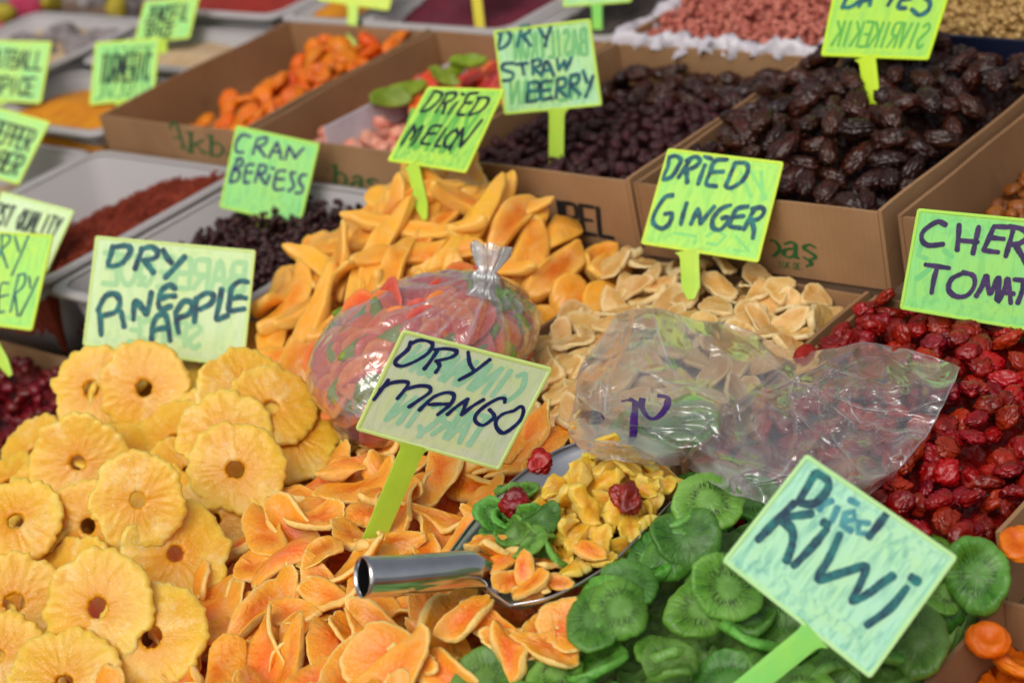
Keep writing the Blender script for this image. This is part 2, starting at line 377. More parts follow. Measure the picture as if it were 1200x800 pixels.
def ico(sub):
    import bmesh
    bm = bmesh.new(); bmesh.ops.create_icosphere(bm, subdivisions=sub, radius=1)
    V = np.array([v.co[:] for v in bm.verts]); F = [[v.index for v in f.verts] for f in bm.faces]; bm.free(); return V, F
ICO = {k: ico(k) for k in (1, 2, 3, 4)}
def make_blob(name, m, size, seed, sub=3, lump=.12, wr=.06, wf=3.0, ridge=None, cup=0):
    """shrivelled fruit: a lumpy ellipsoid cut by narrow creases at two scales"""
    g = np.random.default_rng(seed); V, F = ICO[sub]; V = V.copy(); S = np.array(size) * g.uniform(.82, 1.18, 3) / 2
    K = V if ridge is None else V * [ridge, 1.7, 1.7]
    K = K + .12 * np.stack([sn(.6, seed + 11)(V), sn(.6, seed + 12)(V), sn(.6, seed + 13)(V)], 1)
    n = 1 + lump * sn(.35, seed)(V)
    n += -wr * 1.3 * np.exp(-(sn(wf * .38, seed + 1)(K) / .3) ** 2) - wr * .8 * np.exp(-(sn(wf * .8, seed + 2)(K) / .35) ** 2) + wr * .35 * sn(wf * 1.5, seed + 3)(K)
    U = V * n[:, None] * S
    if cup: U[:, 2] -= cup * S[2] * np.exp(-(V[:, 0] ** 2 + V[:, 1] ** 2) / .25) * (V[:, 2] > 0)
    U = bend(U, 0, g.uniform(-.3, .3) / S[0]); U = bend(U, 1, g.uniform(-.2, .2) / S[1])
    return mesh(name, U, F, [m], {'rim': n - 1})

# ------------------------------------------------------------------ height field of the heaps
RES = .0025; S0, S1, Q0, Q1 = -3.15, -.25, .62, 2.75
NX, NY = int((S1 - S0) / RES), int((Q1 - Q0) / RES)
HM = np.full((NX, NY), -.21)
gx = S0 + (np.arange(NX) + .5) * RES; gy = Q0 + (np.arange(NY) + .5) * RES
def cell_idx(x, y):
    return np.clip(((x - S0) / RES).astype(int), 0, NX - 1), np.clip(((y - Q0) / RES).astype(int), 0, NY - 1)
def hz(x, y): i, j = cell_idx(np.atleast_1d(x), np.atleast_1d(y)); return HM[i, j]
def hit(px, py, t0=1.0, lift=0):
    d = ray(px, py); t = np.arange(t0, 4.2, .002); P = CP + d * t[:, None]
    below = P[:, 2] < hz(P[:, 0], P[:, 1]) + lift
    k = int(np.argmax(below)) if below.any() else len(t) - 1
    return P[k]
def stamp(V):
    i, j = cell_idx(V[:, 0], V[:, 1])
    for a in (0, 1):
        for b in (0, 1):
            ii, jj = np.minimum(i + a, NX - 1), np.minimum(j + b, NY - 1)
            np.maximum.at(HM, (ii, jj), V[:, 2])
def vco(me):
    a = np.empty(len(me.vertices) * 3, dtype=np.float32); me.vertices.foreach_get('co', a); return a.reshape(-1, 3).astype(float)
VC = {}
def verts(me):
    if me.name not in VC: VC[me.name] = vco(me)
    return VC[me.name]
def basis(n, yaw):
    n = n / np.linalg.norm(n); a = np.array([math.cos(yaw), math.sin(yaw), 0]); a = a - n * (a @ n); a /= np.linalg.norm(a)
    return np.stack([a, np.cross(n, a), n], 1)
PLACED = []
def place(me, x, y, yaw, tilt=.15, toward=0., flip=False, q=.9, nfix=None, sc=1., fit=.03, do_stamp=True, lift=0.):
    """lay a piece down on the height field at (x, y): it takes the slope under it, plus jitter, and rests on what is there"""
    g = rng
    if nfix is None:
        o = np.array([[fit, 0], [-fit, 0], [0, fit], [0, -fit]]); h = hz(x + o[:, 0], y + o[:, 1])
        n = np.array([-(h[0] - h[1]) / (2 * fit), -(h[2] - h[3]) / (2 * fit), 1.]); n[:2] = np.clip(n[:2], -.62, .62)
        n /= np.linalg.norm(n); n = n + g.normal(size=3) * tilt
        if toward: c = CP - np.array([x, y, 0]); n = n + toward * c / np.linalg.norm(c)
    else: n = np.array(nfix, float)
    if n[2] < .08: n[2] = .08
    Rm = basis(n, yaw)
    if flip: Rm = Rm @ np.diag([1, -1, -1.])
    V = verts(me) @ Rm.T * sc
    gap = hz(x + V[:, 0], y + V[:, 1]) - V[:, 2]
    z0 = np.quantile(gap, q) + lift
    V += [x, y, z0]
    if do_stamp: stamp(V)
    Mx = Matrix([[*(Rm[0] * sc), x], [*(Rm[1] * sc), y], [*(Rm[2] * sc), z0], [0, 0, 0, 1]])
    return Mx, V
def put(kind, me, label, cat, group, px=None, xy=None, yaw=None, **kw):
    """one countable piece: px = where in the photo its middle shows, or xy on the stall"""
    if px is not None: xy = hit(*px)[:2]
    yaw = rng.uniform(0, 6.28) if yaw is None else yaw
    Mx, V = place(me, xy[0], xy[1], yaw, **kw)
    PLACED.append([kind, me, Mx, V, label, cat, group]); return PLACED[-1]
def img_yaw(deg, xy):
    """yaw on the stall of a direction that runs at DEG degrees in the picture (0 = rightwards, 90 = up)"""
    r = RT * math.cos(math.radians(deg)) + UP * math.sin(math.radians(deg)) * 2.0 + 0
    # drop onto the stall plane along the line of sight
    r = r - FW * (r[2] / FW[2]); return math.atan2(r[1], r[0])

TGT = np.full((NX, NY), 9.)
def heap(x0, x1, y0, y1, Z, bump=.003, drop=0.):
    """Z: rows front to back of heights left to right -> smooth mound stamped in the height field"""
    Z = np.array(Z, float); i0, i1 = int((x0 - S0) / RES), int((x1 - S0) / RES); j0, j1 = int((y0 - Q0) / RES), int((y1 - Q0) / RES)
    u = np.linspace(0, Z.shape[1] - 1, i1 - i0); v = np.linspace(0, Z.shape[0] - 1, j1 - j0)
    def W_(t, n):
        k = np.clip(t.astype(int), 0, n - 2); f = t - k; f = f * f * (3 - 2 * f) * .5 + f * .5; return k, f
    ku, fu = W_(u, Z.shape[1]); kv, fv = W_(v, Z.shape[0]); fu = fu[:, None]; fv = fv[None]
    A = Z[kv[None], ku[:, None]] * (1 - fu) * (1 - fv) + Z[kv[None], ku[:, None] + 1] * fu * (1 - fv) + Z[kv[None] + 1, ku[:, None]] * (1 - fu) * fv + Z[kv[None] + 1, ku[:, None] + 1] * fu * fv
    XX, YY = np.meshgrid(gx[i0:i1], gy[j0:j1], indexing='ij')
    A = A + bump * sn(9, int(abs(x0) * 1000))(np.stack([XX, YY, XX * 0], -1).reshape(-1, 3)).reshape(A.shape)
    TGT[i0:i1, j0:j1] = A; HM[i0:i1, j0:j1] = A - drop
    return (i0, i1, j0, j1)

def heap_mesh(name, sl, m, label, drop=.004, step=3, rough=0., floor=None):
    i0, i1, j0, j1 = sl; I = np.arange(i0, i1, step); J = np.arange(j0, j1, step)
    V = np.array([[gx[i], gy[j], HM[i, j] - drop] for i in I for j in J])
    if rough: V[:, 2] += rough * sn(60, 3)(V) + rough * .7 * sn(140, 5)(V)
    n, mj = len(I), len(J)
    F = [(a * mj + b, (a + 1) * mj + b, (a + 1) * mj + b + 1, a * mj + b + 1) for a in range(n - 1) for b in range(mj - 1)]
    # skirt down to the tray bottom so that the heap is a solid
    fl = floor if floor is not None else V[:, 2].min() - .02
    ring = [a * mj for a in range(n)] + [(n - 1) * mj + b for b in range(1, mj)] + [a * mj + mj - 1 for a in range(n - 2, -1, -1)] + [b for b in range(mj - 2, 0, -1)]
    cx_, cy_ = V[:, 0].mean(), V[:, 1].mean(); base = len(V); V = np.concatenate([V, np.array([[cx_ + (V[r, 0] - cx_) * .86, cy_ + (V[r, 1] - cy_) * .9, fl] for r in ring])])
    for k in range(len(ring)): k2 = (k + 1) % len(ring); F.append((ring[k], base + k, base + k2, ring[k2]))
    o = link(name, mesh(name, V, F, [m])); o['kind'] = 'stuff'; o['label'] = label; return o

# ------------------------------------------------------------------ boxes
def boxmesh(name, lo, hi, m, bev=.0):
    x0, y0, z0 = lo; x1, y1, z1 = hi
    V = [(x0, y0, z0), (x1, y0, z0), (x1, y1, z0), (x0, y1, z0), (x0, y0, z1), (x1, y0, z1), (x1, y1, z1), (x0, y1, z1)]
    F = [(0, 3, 2, 1), (4, 5, 6, 7), (0, 1, 5, 4), (1, 2, 6, 5), (2, 3, 7, 6), (3, 0, 4, 7)]
    if bev:
        import bmesh
        bm = bmesh.new(); vs = [bm.verts.new(v) for v in V]
        for f in F: bm.faces.new([vs[i] for i in f])
        bmesh.ops.bevel(bm, geom=bm.edges[:], offset=bev, segments=2, affect='EDGES')
        me = bpy.data.meshes.new(name); bm.to_mesh(me); bm.free(); me.materials.append(m); return me
    return mesh(name, V, F, [m], smooth=False)

def wall(name, p0, p1, z0, z1, t, m, parent, sag=.0015, seed=0, n=14):
    """an upright board from p0 to p1 with a slightly wavy run"""
    p0 = np.array(p0); p1 = np.array(p1); d = (p1 - p0); L = np.linalg.norm(d); d /= L; nn = np.array([-d[1], d[0]])
    V = []; g = np.random.default_rng(seed); ph = g.uniform(0, 6.28, 3)
    for k in range(n + 1):
        u = k / n; w = math.sin(math.pi * u) * sag * (math.sin(5 * u + ph[0]) + .5 * math.sin(13 * u + ph[1]))
        for (s, z) in ((-1, z0), (1, z0), (1, z1), (-1, z1)):
            p = p0 + d * L * u + nn * (s * t / 2 + w)
            V.append((p[0], p[1], z + (sag * .6 * math.sin(7 * u + ph[2]) if z == z1 else 0)))
    F = []
    for k in range(n):
        a = k * 4; b = a + 4
        for i in range(4): j = (i + 1) % 4; F.append((a + i, b + i, b + j, a + j))
    F += [(3, 2, 1, 0), (n * 4, n * 4 + 1, n * 4 + 2, n * 4 + 3)]
    return link(name, mesh(name, np.array(V) - np.array(parent.location), F, [m], smooth=False), parent)

def carton(x0, x1, y0, y1, z0, z1, label, group, cat='cardboard box', skip=(), seed=0, t=.0045):
    r = empty('cardboard_box', ((x0 + x1) / 2, (y0 + y1) / 2, z0), label, cat, group)
    g = .0008
    if 'front' not in skip: wall('front_panel', (x0 + t + g, y0 + t / 2), (x1 - t - g, y0 + t / 2), z0, z1 - .002, t, M_CARD, r, .0008, seed)
    if 'back' not in skip: wall('back_panel', (x0 + t + g, y1 - t / 2), (x1 - t - g, y1 - t / 2), z0, z1 - .002, t, M_CARD, r, .0015, seed + 1)
    wall('side_panel', (x0 + t / 2, y0), (x0 + t / 2, y1), z0, z1, t, M_CARD, r, .0018, seed + 2)
    wall('side_panel', (x1 - t / 2, y0), (x1 - t / 2, y1), z0, z1 + .001, t, M_CARD, r, .0018, seed + 3)
    b = boxmesh('base', (x0 + t, y0 + t, z0 + .001), (x1 - t, y1 - t, z0 + .004), M_CARD); o = link('base', b, r); o.matrix_local = Matrix.Translation(-Vector(r.location))
    return r

def tub(x0, x1, y0, y1, z1, label, group, depth=.085, fl=.012, m=None):
    """moulded plastic tub: tapered walls with a rolled rim"""
    m = m or M_TUB
    r = empty('plastic_tub', ((x0 + x1) / 2, (y0 + y1) / 2, z1 - depth), label, 'plastic tub', group)
    cx, cy, hx, hy = (x0 + x1) / 2, (y0 + y1) / 2, (x1 - x0) / 2, (y1 - y0) / 2
    def loop(inset, z, rr=.025, n=6):
        out = []
        for sx, sy, a0 in ((1, 1, 0), (-1, 1, 90), (-1, -1, 180), (1, -1, 270)):
            for k in range(n + 1):
                a = math.radians(a0 + 90 * k / n); out.append(((hx - inset - rr) * sx + rr * math.cos(a), (hy - inset - rr) * sy + rr * math.sin(a), z))
        return out
    def body(loops, close_in=True):
        V = [p for l in loops for p in l]; n = len(loops[0]); F = []
        for k in range(len(loops) - 1):
            for i in range(n): j = (i + 1) % n; F.append((k * n + i, k * n + j, (k + 1) * n + j, (k + 1) * n + i))
        F.append(list(range(n))[::-1]); F.append([(len(loops) - 1) * n + i for i in range(n)])
        return V, F
    V, F = body([loop(.03, 0), loop(fl, depth - .003), loop(fl + .0025, depth - .003), loop(.033, .003)])
    link('tub_body', mesh('tub_body', V, F, [m]), r)
    V, F = [], []
    ls = [loop(fl - .001, depth - .0035), loop(.001, depth - .004), loop(.0, depth - .008), loop(-.0015, depth - .007), loop(-.0015, depth - .002), loop(.002, depth), loop(fl - .002, depth), loop(fl + .001, depth - .001)]
    n = len(ls[0]); V = [p for l in ls for p in l]
    for k in range(len(ls)):
        k2 = (k + 1) % len(ls)
        for i in range(n): j = (i + 1) % n; F.append((k * n + i, k * n + j, k2 * n + j, k2 * n + i))
    link('rim', mesh('rim', V, F, [m]), r)
    return r

# ------------------------------------------------------------------ stroke lettering
def cat_rom(P, n=7):
    P = np.array(P, float)
    if len(P) < 3: return np.array([P[0] + (P[-1] - P[0]) * u for u in np.linspace(0, 1, 6)])
    Q = np.concatenate([[2 * P[0] - P[1]], P, [2 * P[-1] - P[-2]]]); out = []
    for i in range(1, len(Q) - 2):
        for u in np.linspace(0, 1, n, endpoint=False):
            a, b, c, d = Q[i - 1:i + 3]; out.append(.5 * ((2 * b) + (c - a) * u + (2 * a - 5 * b + 4 * c - d) * u * u + (3 * b - a - 3 * c + d) * u ** 3))
    out.append(P[-1]); return np.array(out)
FONT = {
 'A': ['0,0 .5,1 1,0', '.2,.38 .8,.38'], 'B': ['0,0 0,1', '0,1 .8,.95 .8,.55 0,.5', '0,.5 .95,.45 .95,.03 0,0'], 'C': ['1,.85 .5,1 0,.5 .5,0 1,.15'],
 'D': ['0,0 0,1', '0,1 .8,.9 1,.5 .8,.1 0,0'], 'E': ['1,1 0,1 |0,1 0,0 |0,0 1,0', '0,.5 .8,.5'], 'F': ['1,1 0,1 |0,1 0,0', '0,.5 .8,.5'], 'G': ['1,.85 .5,1 0,.5 .5,0 1,.2 |1,.2 1,.45 |1,.45 .55,.45'],
 'H': ['0,0 0,1', '1,0 1,1', '0,.5 1,.5'], 'I': ['.5,0 .5,1'], 'J': ['.9,1 .9,.2 .5,0 .1,.2'], 'K': ['0,0 0,1', '1,1 0,.45', '.25,.6 1,0'], 'L': ['0,1 0,0', '0,0 1,0'],
 'M': ['0,0 .1,1', '.1,1 .5,.3', '.5,.3 .9,1', '.9,1 1,0'], 'N': ['0,0 0,1', '0,1 1,0', '1,0 1,1'], 'O': ['.5,1 0,.5 .5,0 1,.5 .5,1'], 'P': ['0,0 0,1', '0,1 .95,.95 .95,.5 0,.45'],
 'Q': ['.5,1 0,.5 .5,0 1,.5 .5,1', '.6,.3 1,0'], 'R': ['0,0 0,1', '0,1 .9,.95 .9,.52 0,.48', '.35,.48 1,0'], 'S': ['1,.85 .5,1 .05,.75 .9,.3 .5,0 0,.15'],
 'T': ['0,1 1,1', '.5,1 .5,0'], 'U': ['0,1 0,.3 .5,0 1,.3 1,1'], 'V': ['0,1 .5,0', '.5,0 1,1'], 'W': ['0,1 .25,0', '.25,0 .5,.7', '.5,.7 .75,0', '.75,0 1,1'], 'X': ['0,0 1,1', '0,1 1,0'], 'Y': ['0,1 .5,.5', '1,1 .3,0'], 'Z': ['0,1 1,1', '1,1 0,0', '0,0 1,0'],
 '.': ['.4,0 .6,.02'], 'i': ['.5,0 .5,.7', '.4,.98 .6,.98'], '\u00c7': ['1,.85 .5,1 0,.5 .5,0 1,.15', '.5,0 .5,-.2'],
 'k': ['.1,0 .1,1.5', '.9,1 .1,.45', '.35,.6 1,0'], 'b': ['.1,0 .1,1.5', '.1,.85 .6,1 1,.5 .6,0 .1,.12'], 'a': ['.1,.85 .5,1 .8,.8 .8,.1 1,0', '.8,.6 .2,.5 .05,.2 .4,0 .8,.2'],
 '\u015f': ['.9,.85 .5,1 .1,.75 .9,.28 .5,0 .1,.15', '.5,0 .6,-.25 .3,-.4'],
}
def word_paths(text, quad, mirror=False, gap=.28):
    """text fitted in a quadrilateral TL, TR, BR, BL (photo px); mirror = seen from behind"""
    TL, TR, BR, BL = [np.array(p, float) for p in quad]; out = []
    n = len(text); w = 1 / (n + gap * (n - 1))
    for k, ch in enumerate(text):
        if ch == ' ': continue
        for st in FONT[ch]:
            segs = st.split('|')
            for sg in segs:
                P = np.array([[float(c) for c in p.split(',')] for p in sg.split()])
                P = cat_rom(P, 5) if len(P) > 2 else P
                u = (k * (1 + gap) + P[:, 0]) * w
                if mirror: u = 1 - u
                v = P[:, 1]
                out.append(np.array([(BL * (1 - a) + BR * a) * (1 - b) + (TL * (1 - a) + TR * a) * b for a, b in zip(u, v)]))
    return out
def ribbon(P, w, nib=0., thin=.35, seed=0):
    """2-D path -> left/right edges; slanted nib gives thick and thin strokes"""
    P = np.array(P); D = np.gradient(P, axis=0); D /= np.linalg.norm(D, axis=1)[:, None] + 1e-9; N = np.stack([-D[:, 1], D[:, 0]], 1)
    if nib is None: ww = np.full(len(P), w / 2)
    else: nv = np.array([math.cos(nib), math.sin(nib)]); ww = w / 2 * np.maximum(thin, np.abs(N @ nv))
    g = np.random.default_rng(seed); ww = ww * (1 + .1 * np.sin(np.linspace(0, 9, len(P)) + g.uniform(0, 6)) + .05 * g.normal(size=len(P)))
    return P - N * ww[:, None], P + N * ww[:, None]
def lettering(paths_px, P0, n, w, m, name='lettering', parent=None, off=.0003, nib=.6, thin=.6, smooth=True):
    """marker strokes traced in photo px, laid on the plane (P0, n)"""
    n = n / np.linalg.norm(n); a = np.cross([0, 0, 1.], n); a /= np.linalg.norm(a); b = np.cross(n, a)
    V, F = [], []; zz = off
    for si, pp in enumerate(paths_px):
        pp = np.array(pp, float)
        if smooth: pp = cat_rom(pp)
        W3 = np.array([onplane(x, y, P0, n) for x, y in pp]) - P0
        P2 = np.stack([W3 @ a, W3 @ b], 1)
        # round the ends a little
        if len(P2) > 1:
            d0 = P2[0] - P2[1]; d0 /= np.linalg.norm(d0) + 1e-9; d1 = P2[-1] - P2[-2]; d1 /= np.linalg.norm(d1) + 1e-9
            P2 = np.concatenate([[P2[0] + d0 * w * .28], P2, [P2[-1] + d1 * w * .28]])
        Lf, Rt = ribbon(P2, w, nib, thin, si)
        Lf[0] = P2[0] + (Lf[0] - P2[0]) * .55; Rt[0] = P2[0] + (Rt[0] - P2[0]) * .55; Lf[-1] = P2[-1] + (Lf[-1] - P2[-1]) * .55; Rt[-1] = P2[-1] + (Rt[-1] - P2[-1]) * .55
        base = len(V)
        for k in range(len(P2)):
            zz += .0000008
            for q in (Lf[k], Rt[k]): V.append(P0 + a * q[0] + b * q[1] + n * zz)
        zz += .000002
        for k in range(len(P2) - 1): i = base + 2 * k; F.append((i, i + 1, i + 3, i + 2))
    V = np.array(V)
    if parent is not None: V = V - np.array(parent.location)
    return link(name, mesh(name, V, F, [m], smooth=False), parent)
def trace(off, k, *strokes):
    return [np.array([[off[0] + float(c.split(',')[0]) * k, off[1] + float(c.split(',')[1]) * k] for c in s.split()]) for s in strokes]

# ------------------------------------------------------------------ price signs
SIGNS = []
def sign(corners, foot, label, pm, sm, strokes=(), ghost=(), ink=None, w=.0042, gw=.004, gink=None, stake_w=.0155, root=None, group='green price signs', aspect=1.35, tip=.05, neck=.5, nostake=False, z_foot=None, gnib=None):
    """corners TL TR BR BL and stake foot in photo px; the sign's plane is the one in which those corners make the squarest rectangle"""
    G = hit(*foot) if z_foot is None else at(foot[0], foot[1], z_foot)
    best = None
    for az in np.radians(np.arange(-66, 67, 3)):
        for el in np.radians(np.arange(-42, 43, 3)):
            nrm = -FW * math.cos(az) * math.cos(el) + RT * math.sin(az) * math.cos(el) + UP * math.sin(el)
            Q = [onplane(x, y, G, nrm) for x, y in corners]
            e = [Q[(i + 1) % 4] - Q[i] for i in range(4)]; L = [np.linalg.norm(v) for v in e]
            c = sum((e[i] @ e[(i + 1) % 4] / L[i] / L[(i + 1) % 4]) ** 2 for i in range(4)) * 3 + math.log(L[0] / L[2]) ** 2 * 2 + math.log(L[1] / L[3]) ** 2 * 2
            c += .35 * math.log((L[0] + L[2]) / (L[1] + L[3]) / aspect) ** 2 + .05 * az * az + .03 * el * el + .35 * (nrm[2] - .12) ** 2 + .22 * (1 - nrm @ np.array(sd))
            if best is None or c < best[0]: best = (c, nrm, Q)
    _, nrm, Q = best; nrm = nrm / np.linalg.norm(nrm); Q = np.array(Q)
    r = empty('price_sign', G, label, 'price sign', group)
    a = Q[1] - Q[0]; a /= np.linalg.norm(a); b = np.cross(nrm, a)
    q2 = np.stack([(Q - G) @ a, (Q - G) @ b], 1)
    ctr = q2.mean(0)
    def outline(ins, rr=.0035, n=5):
        out = []
        for i in range(4):
            p, pa, pb = q2[i], q2[i - 1], q2[(i + 1) % 4]
            d1 = (pa - p) / np.linalg.norm(pa - p); d2 = (pb - p) / np.linalg.norm(pb - p)
            s = abs(d1[0] * d2[1] - d1[1] * d2[0]); p = p + (d1 + d2) * ins / max(s, .3); r_ = max(rr - ins * .5, .0008)
            A, B = p + d1 * r_, p + d2 * r_
            for k in range(n + 1): u = k / n; out.append((1 - u) ** 2 * A + 2 * u * (1 - u) * p + u * u * B)
        return np.array(out)
    d = .0028
    loops = [(.0006, -d / 2), (0, -d / 2 + .0005), (0, d / 2 - .0005), (.0006, d / 2), (.0026, d / 2), (.0034, d / 2 - .0007), (.012, d / 2 - .0007), (.025, d / 2 - .0007)]
    V, UVW = [], []
    w_ = np.linalg.norm(q2[1] - q2[0])
    for ins, z in loops:
        for p in outline(ins):
            V.append(a * p[0] + b * p[1] + nrm * z); rel = (p - q2[3]) / w_; UVW.append((rel[0], rel[1], ins / .025 if ins > .003 else 0))
    n = 24; F = []
    for k in range(len(loops) - 1):
        for i in range(n): j = (i + 1) % n; F.append((k * n + i, (k + 1) * n + i, (k + 1) * n + j, k * n + j))
    F.append([i for i in range(n)]); F.append([(len(loops) - 1) * n + i for i in range(n)][::-1])
    link('panel', mesh('panel', V, F, [pm], {'puv': UVW}, smooth=False), r)
    # stake
    bm_ = (q2[2] * neck + q2[3] * (1 - neck)); dn = -bm_; Ln = np.linalg.norm(dn)
    if not nostake and Ln > .004:
        dn = dn / Ln; per = np.array([-dn[1], dn[0]]); end = dn * tip; hw = stake_w / 2; dd = d * .42
        top = bm_ - dn * .0015
        pts = [(top, hw * 1.55), (top + dn * .004, hw * 1.12), (top + dn * .008, hw), (end * .6, hw * .96), (end, hw * .35)]
        V, F = [], []; pu = []
        for p, h in pts:
            for sx, sz, kx in ((-1, -1, 1), (-1, 1, 1), (-.55, 1.25, 1), (.55, 1.25, 1), (1, 1, 1), (1, -1, 1)):
                v2 = p + per * h * sx; V.append(a * v2[0] + b * v2[1] + nrm * dd * sz); pu.append(((v2[0]) / w_, v2[1] / w_, 0))
        for k in range(len(pts) - 1):
            for i in range(6): j = (i + 1) % 6; F.append((k * 6 + i, k * 6 + j, (k + 1) * 6 + j, (k + 1) * 6 + i))
        F += [list(range(6))[::-1], [(len(pts) - 1) * 6 + i for i in range(6)]]
        link('stake', mesh('stake', V, F, [sm], {'puv': pu}, smooth=False), r)
    SIGNS.append((G, nrm, [tuple(c) for c in corners], foot))
    face = G + nrm * (d / 2 - .0007)
    def lines_of(st):
        ax = np.array(corners[3], float) - np.array(corners[0], float); k = [float((np.mean(p, 0) - np.array(corners[0])) @ ax / (ax @ ax)) for p in st]
        o_ = np.argsort(k); out = [[st[o_[0]]]]
        for a_, b_ in zip(o_[:-1], o_[1:]):
            if k[b_] - k[a_] > .2: out.append([])
            out[-1].append(st[b_])
        return out
    if len(ghost):
      for gh in lines_of(list(ghost)): lettering(gh, face, nrm, gw, gink or M_GHOST, 'show_through_lettering', r, off=.00008, nib=gnib, smooth=False)
    if len(strokes):
        for st in lines_of(list(strokes)): lettering(st, face, nrm, w, ink or M_INK, 'lettering', r, off=.00046, nib=.6, thin=.85)
    return r

# ================================================================== THE STALL
def tier(name, y0, y1, z, m, th=.018):
    o = link(name, boxmesh(name, (-3.3, y0, z - th), (-.1, y1, z), m, .002)); o['kind'] = 'structure'; return o
M_WOOD = plain('shelf_board', srgb(96, 74, 56), .7, srgb(120, 94, 72), 12, .3, 60)
M_PAVE = plain('pavement_grey', (.16, .155, .15, 1), .9, (.22, .21, .2, 1), 3, .3, 20)
tier('lower_shelf', .5, 1.235, -.212, M_WOOD); tier('middle_shelf', 1.24, 1.6, -.172, M_WOOD); tier('upper_shelf', 1.604, 2.9, -.0875, M_WOOD)
for nm, y in (('lower_shelf_riser', 1.236), ('upper_shelf_riser', 1.6015)):
    z0, z1 = (-.228, -.1905) if y < 1.4 else (-.188, -.106)
    o = link(nm, boxmesh(nm, (-3.28, y, z0), (-.12, y + .002, z1), M_WOOD)); o['kind'] = 'structure'
o = link('ground', mesh('ground', [(-60, -60, -1.05), (60, -60, -1.05), (60, 60, -1.05), (-60, 60, -1.05)], [(0, 1, 2, 3)], [M_PAVE])); o['kind'] = 'structure'
J = int((1.235 - Q0) / RES); K = int((1.602 - Q0) / RES)
HM[:, :J] = -.212; HM[:, J:K] = -.172; HM[:, K:] = -.0875

G3 = 'cardboard boxes along the back of the stall'; G1 = 'cardboard trays under the front heaps'; GT = 'cloudy plastic tubs of spices'
boxA = carton(-2.297, -2.003, 1.612, 1.992, -.087, 0, 'cardboard box of orange apricots behind the chili tub', G3, seed=1)
boxB = carton(-1.994, -1.676, 1.608, 1.992, -.087, 0, 'cardboard box of pink sweets and candied fruit behind the cranberry sign', G3, seed=7)
boxC = carton(-1.668, -1.362, 1.606, 1.992, -.087, 0, 'cardboard box of dark dried strawberries with black print on its front', G3, seed=13)
boxD = carton(-1.352, -1.040, 1.600, 1.992, -.087, .001, 'cardboard box heaped with dark dates, green print on its front', G3, seed=19)
boxE = carton(-1.026, -.715, 1.606, 1.992, -.087, -.004, 'cardboard box of golden raisins behind the cherry tomato sign', G3, seed=25)
carton(-2.13, -1.832, .84, 1.228, -.211, -.125, 'cardboard tray of dark sour cherries beside the pineapple rings', G1, seed=31)
carton(-1.826, -1.428, .72, 1.228, -.211, -.142, 'cardboard tray under the pineapple rings', G1, seed=37)
carton(-1.421, -1.066, .72, 1.228, -.211, -.165, 'cardboard tray under the mango slices', G1, seed=43)
carton(-1.059, -.738, .82, 1.228, -.211, -.165, 'cardboard tray under the green kiwi slices', G1, seed=49)
carton(-.731, -.42, .82, 1.228, -.211, -.142, 'cardboard tray of bright apricots in the corner beyond the kiwi', G1, seed=55)
carton(-1.678, -1.372, 1.245, 1.596, -.171, -.125, 'cardboard tray under the melon strips', G1, seed=61)
carton(-1.366, -1.064, 1.245, 1.596, -.171, -.091, 'cardboard tray under the pale ginger slices', G1, seed=67, skip=('front',))
carton(-1.057, -.735, 1.245, 1.596, -.171, -.091, 'cardboard tray under the red cherry tomatoes', G1, seed=73, skip=('front',))

tub(-2.302, -1.992, 1.246, 1.598, -.045, 'cloudy plastic tub holding brick red chili flakes', GT, .12)
tub(-1.984, -1.686, 1.246, 1.598, -.05, 'cloudy plastic tub holding dark cranberries under their green sign', GT, .115)
tub(-2.612, -2.312, 1.246, 1.598, -.05, 'empty looking cloudy tub left of the chili tub', GT, .115)
tub(-2.302, -2.14, .86, 1.226, -.06, 'cloudy tub behind the dry cherry sign at the lower left', GT, .145)
tub(-2.612, -2.312, 1.61, 1.815, -.03, 'cloudy tub of orange yellow turmeric', GT, .055)
tub(-2.612, -2.312, 1.825, 1.992, -.02, 'cloudy tub of pale powder behind the turmeric', GT, .065)
tub(-2.925, -2.622, 1.52, 1.99, -.012, 'long cloudy tub of beige powder behind the spice signs', GT, .07)
tub(-2.63, -2.34, 2.0, 2.38, 0, 'cloudy tub of dark red pepper powder at the top edge', GT, .083)
tub(-2.33, -2.17, 2.0, 2.38, 0, 'narrow tub of yellow spice at the top edge', GT, .083)
tub(-2.16, -1.87, 2.0, 2.38, 0, 'cloudy tub of purple sumac at the top edge', GT, .083)
tub(-1.86, -1.675, 2.0, 2.38, 0, 'cloudy tub of black pepper beyond the strawberry sign', GT, .083)

# white plastic-lined peanut tray and navy crate
def crate(name, x0, x1, y0, y1, z0, z1, m, label, cat):
    r = empty(name, ((x0 + x1) / 2, (y0 + y1) / 2, z0), label, cat)
    t = .006
    wall('front_panel', (x0 + t, y0 + t / 2), (x1 - t, y0 + t / 2), z0, z1, t, m, r, .001, 3); wall('back_panel', (x0 + t, y1 - t / 2), (x1 - t, y1 - t / 2), z0, z1, t, m, r, .001, 4)
    wall('side_panel', (x0 + t / 2, y0), (x0 + t / 2, y1), z0, z1 + .001, t, m, r, .001, 5); wall('side_panel', (x1 - t / 2, y0), (x1 - t / 2, y1), z0, z1 + .001, t, m, r, .001, 6)
    return r
crate('plastic_crate', -1.35, -.98, 2.0, 2.4, -.087, .03, M_NAVY, 'navy blue plastic crate holding a bag of pale nuts', 'crate')
cr = crate('lined_tray', -1.664, -1.362, 2.0, 2.4, -.087, .004, M_CARD, 'tray of pink peanuts lined with crumpled white plastic', 'tray')
